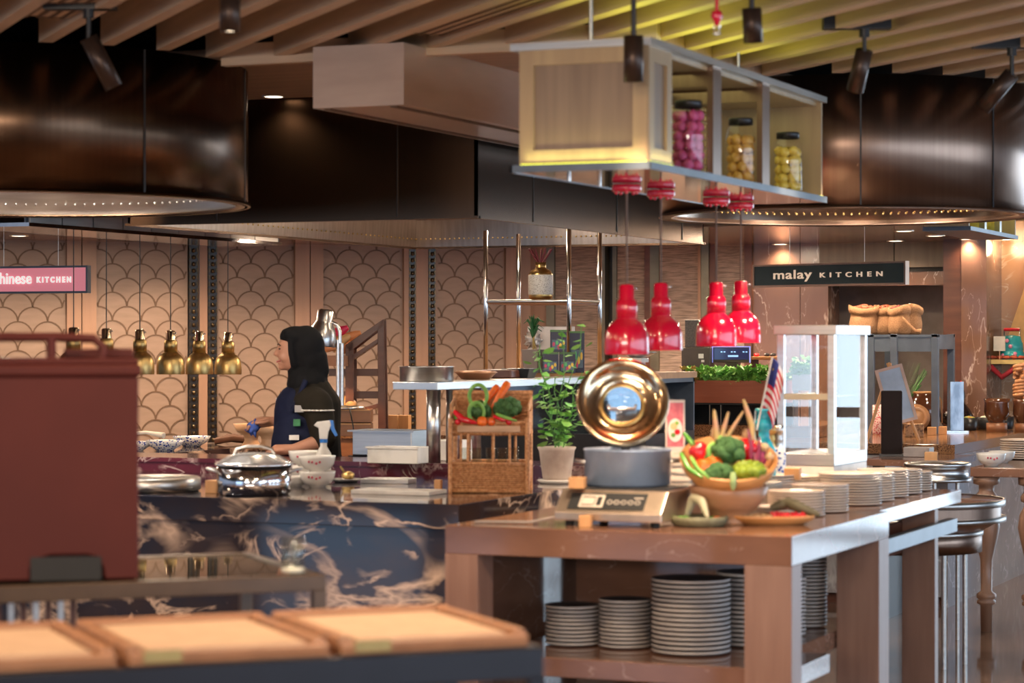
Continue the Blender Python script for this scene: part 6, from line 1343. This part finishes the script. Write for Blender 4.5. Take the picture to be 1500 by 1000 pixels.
def hand(wr, dr, side, spread=.35, curl=.5):
    wr = Vector(wr); dr = Vector(dr).normalized(); up = Vector((0, 0, 1)); lat = dr.cross(up).normalized()*side; nn = lat.cross(dr).normalized(); S_ = []
    pc = wr+dr*.045; S_.append(('t', [wr, wr+dr*.02, wr+dr*.085], [.024, .027, .030]))
    for i in range(4):
        b = wr+dr*.085+lat*(.030-.020*i); L = (.070, .078, .072, .056)[i]; d1 = dr; d2 = (dr-nn*curl*side).normalized(); d3 = (dr-nn*curl*2*side).normalized()
        S_.append(('t', [b-dr*.02, b+d1*L*.4, b+d1*L*.4+d2*L*.32, b+d1*L*.4+d2*L*.32+d3*L*.26], [.0095, .009, .0085, .0075]))
    b = wr+dr*.03+lat*.026; td = (dr*.7+lat*.75).normalized(); S_.append(('t', [b, b+td*.035, b+td*.035+(dr+lat*.1).normalized()*.032], [.012, .0105, .009])); return S_
lw, rw = (-.03, -.25, 1.005), (-.165, .10, 1.135)
body = [('t', [(.05, 0, .90), (.045, 0, 1.08), (.03, 0, 1.26), (.0, 0, 1.36), (-.015, 0, 1.43)], [.13, .115, .13, .065, .055]),
        ('t', [(.04, -.12, 1.25), (.035, 0, 1.29), (.03, .12, 1.25)], [.05, .06, .05]), ('e', (-.04, 0, 1.505), (.096, .076, .108)), ('e', (-.065, 0, 1.45), (.06, .056, .055)),
        ('t', [(-0.128, 0, 1.515), (-0.146, 0, 1.487), (-0.126, 0, 1.474)], [.010, .014, .010]), ('e', (-0.118, 0, 1.442), (.022, .028, .010)), ('e', (-0.110, 0, 1.418), (.024, .024, .018)), ('e', (-0.098, -.045, 1.468), (.026, .02, .024)), ('e', (-0.098, .045, 1.468), (.026, .02, .024)), ('e', (-0.113, 0, 1.535), (.02, .05, .012)),
        ('t', [(.08, -.15, 1.24), (.12, -.2, 1.05), lw], [.048, .042, .026]), ('t', [(.03, .15, 1.24), (.0, .18, 1.08), rw], [.048, .042, .026]),
        ('t', [(.05, -.085, .90), (.10, -.09, .50), (.20, -.09, .10)], [.088, .06, .04]), ('t', [(.04, .085, .90), (-.03, .09, .50), (-.10, .09, .08)], [.088, .06, .04]),
        ('t', [(.20, -.09, .07), (.10, -.10, .035)], [.038, .03]), ('t', [(-.10, .09, .05), (-.22, .10, .035)], [.038, .03])]
body += hand(lw, (-1, -.1, -.06), 1) + hand(rw, (-1, -.15, -.1), -1, curl=.8)
organic('body', body, skin, t, .0075, 3)
organic('headscarf', [('e', (.012, 0, 1.522), (.098, .092, .112)), ('e', (.03, 0, 1.46), (.085, .085, .10)), ('t', [(-.02, 0, 1.395), (.0, 0, 1.37), (.02, 0, 1.33)], [.066, .082, .11]), ('t', [(-.062, -.075, 1.56), (-.058, -.078, 1.50), (-.045, -.06, 1.43), (-.035, 0, 1.398)], [.016, .018, .02, .024]), ('t', [(-.062, .075, 1.56), (-.058, .078, 1.50), (-.045, .06, 1.43), (-.035, 0, 1.398)], [.016, .018, .02, .024]), ('t', [(.05, 0, 1.46), (.075, 0, 1.39), (.08, 0, 1.33)], [.075, .06, .03]), ('t', [(-.045, -.06, 1.565), (-.075, -.05, 1.585), (-.092, 0, 1.592), (-.075, .05, 1.585), (-.045, .06, 1.565)], [.032, .028, .026, .028, .032]), ('e', (-.04, 0, 1.575), (.085, .078, .056))], cloth, t, .008, 5)
organic('shirt', [('t', [(.05, 0, .88), (.045, 0, 1.05), (.04, 0, 1.22), (.02, 0, 1.31), (.0, 0, 1.37)], [.152, .145, .155, .115, .075]), ('e', (.055, -.125, 1.235), (.10, .08, .085)), ('e', (.04, .125, 1.235), (.10, .08, .085)), ('t', [(.085, -.155, 1.225), (.118, -.198, 1.06)], [.080, .066]), ('t', [(.03, .155, 1.225), (.003, .185, 1.10)], [.078, .066])], shirt, t, .009, 6)
organic('trousers', [('t', [(.05, 0, .95), (.05, 0, .84)], [.15, .15]), ('t', [(.05, -.085, .88), (.10, -.09, .50), (.19, -.09, .12)], [.11, .082, .075]), ('t', [(.04, .085, .88), (-.03, .09, .50), (-.095, .09, .12)], [.11, .082, .075])], cloth, t, .01, 4)
organic('apron', [('t', [(.0, 0, .55), (.0, 0, .80), (-.0, -.01, 1.05), (-.012, -.0, 1.20)], [.175, .172, .160, .142]), ('e', (-.01, -.06, 1.0), (.155, .15, .22))], apron, t, .009, 5)
mb = MB(); mb.tube([(-.05, -.15, 1.19), (-.01, -.15, 1.27), (.02, -.12, 1.35)], .014, 8); mb.build('apron_strap', apron, t)
for k_ in (-1, 1):
    mb = MB(); mb.sph((-0.120, k_*.034, 1.512), (.008, .014, .004), 10); mb.build('closed_eye', blk, t); mb = MB(); mb.tube([(-0.116, k_*.055, 1.53), (-0.128, k_*.035, 1.538), (-0.132, k_*.018, 1.534)], .003, 6); mb.build('eyebrow', blk, t)
mb = MB(); mb.tube([(-0.113, -.03, 1.452), (-0.134, -.012, 1.446), (-0.138, 0, 1.444), (-0.134, .012, 1.446), (-0.113, .03, 1.452)], .005, 8); mb.build('lips', mat('lip', (.40, .10, .09), .4), t)
mb = MB(); mb.tube([(-0.122, -.022, 1.4495), (-0.138, 0, 1.4475), (-0.122, .022, 1.4495)], .003, 6); mb.build('teeth', white, t)
mb = MB()
for q in range(9): a = -2.6+q*.26; mb.sph((.088+.084*math.cos(a), -.165+.082*math.sin(a), 1.20), (.015, .012, .0045), 8)
mb.build('sleeve_stripe', white, t)
MB().box(-.03, .02, -.19, -.165, 1.19, 1.225).build('name_badge', mat('badge_grey', (.35, .33, .32), .4), t); MB().box(-.035, .0, -.212, -.19, 1.12, 1.155).build('green_badge', mat('badge_green', (.01, .18, .05), .4), t); MB().box(-.055, -.005, -.222, -.2, 1.05, 1.075).build('pocket_paper', white, t)
for sy_, x_ in ((-1, .15), (1, -.165)):
    mb = MB(); mb.sph((x_-.0, sy_*.095, .035), (.13, .05, .036), 16); mb.build('shoe', blk, t)
g = MB().sph((0, 0, 0), (.035, .03, .035), 14, amp=.9, fr=14).build('blue_cloth', mat('blue_rag', (.06, .12, .45), .8)); lw_ = t.matrix_world
g.location = Matrix.Translation((wp.x, wp.y, 0)) @ Matrix.Rotation(YAW, 4, 'Z') @ Vector((-.27, .07, 1.10)); tag(g, "small blue cloth in the woman's far hand", 'cloth')
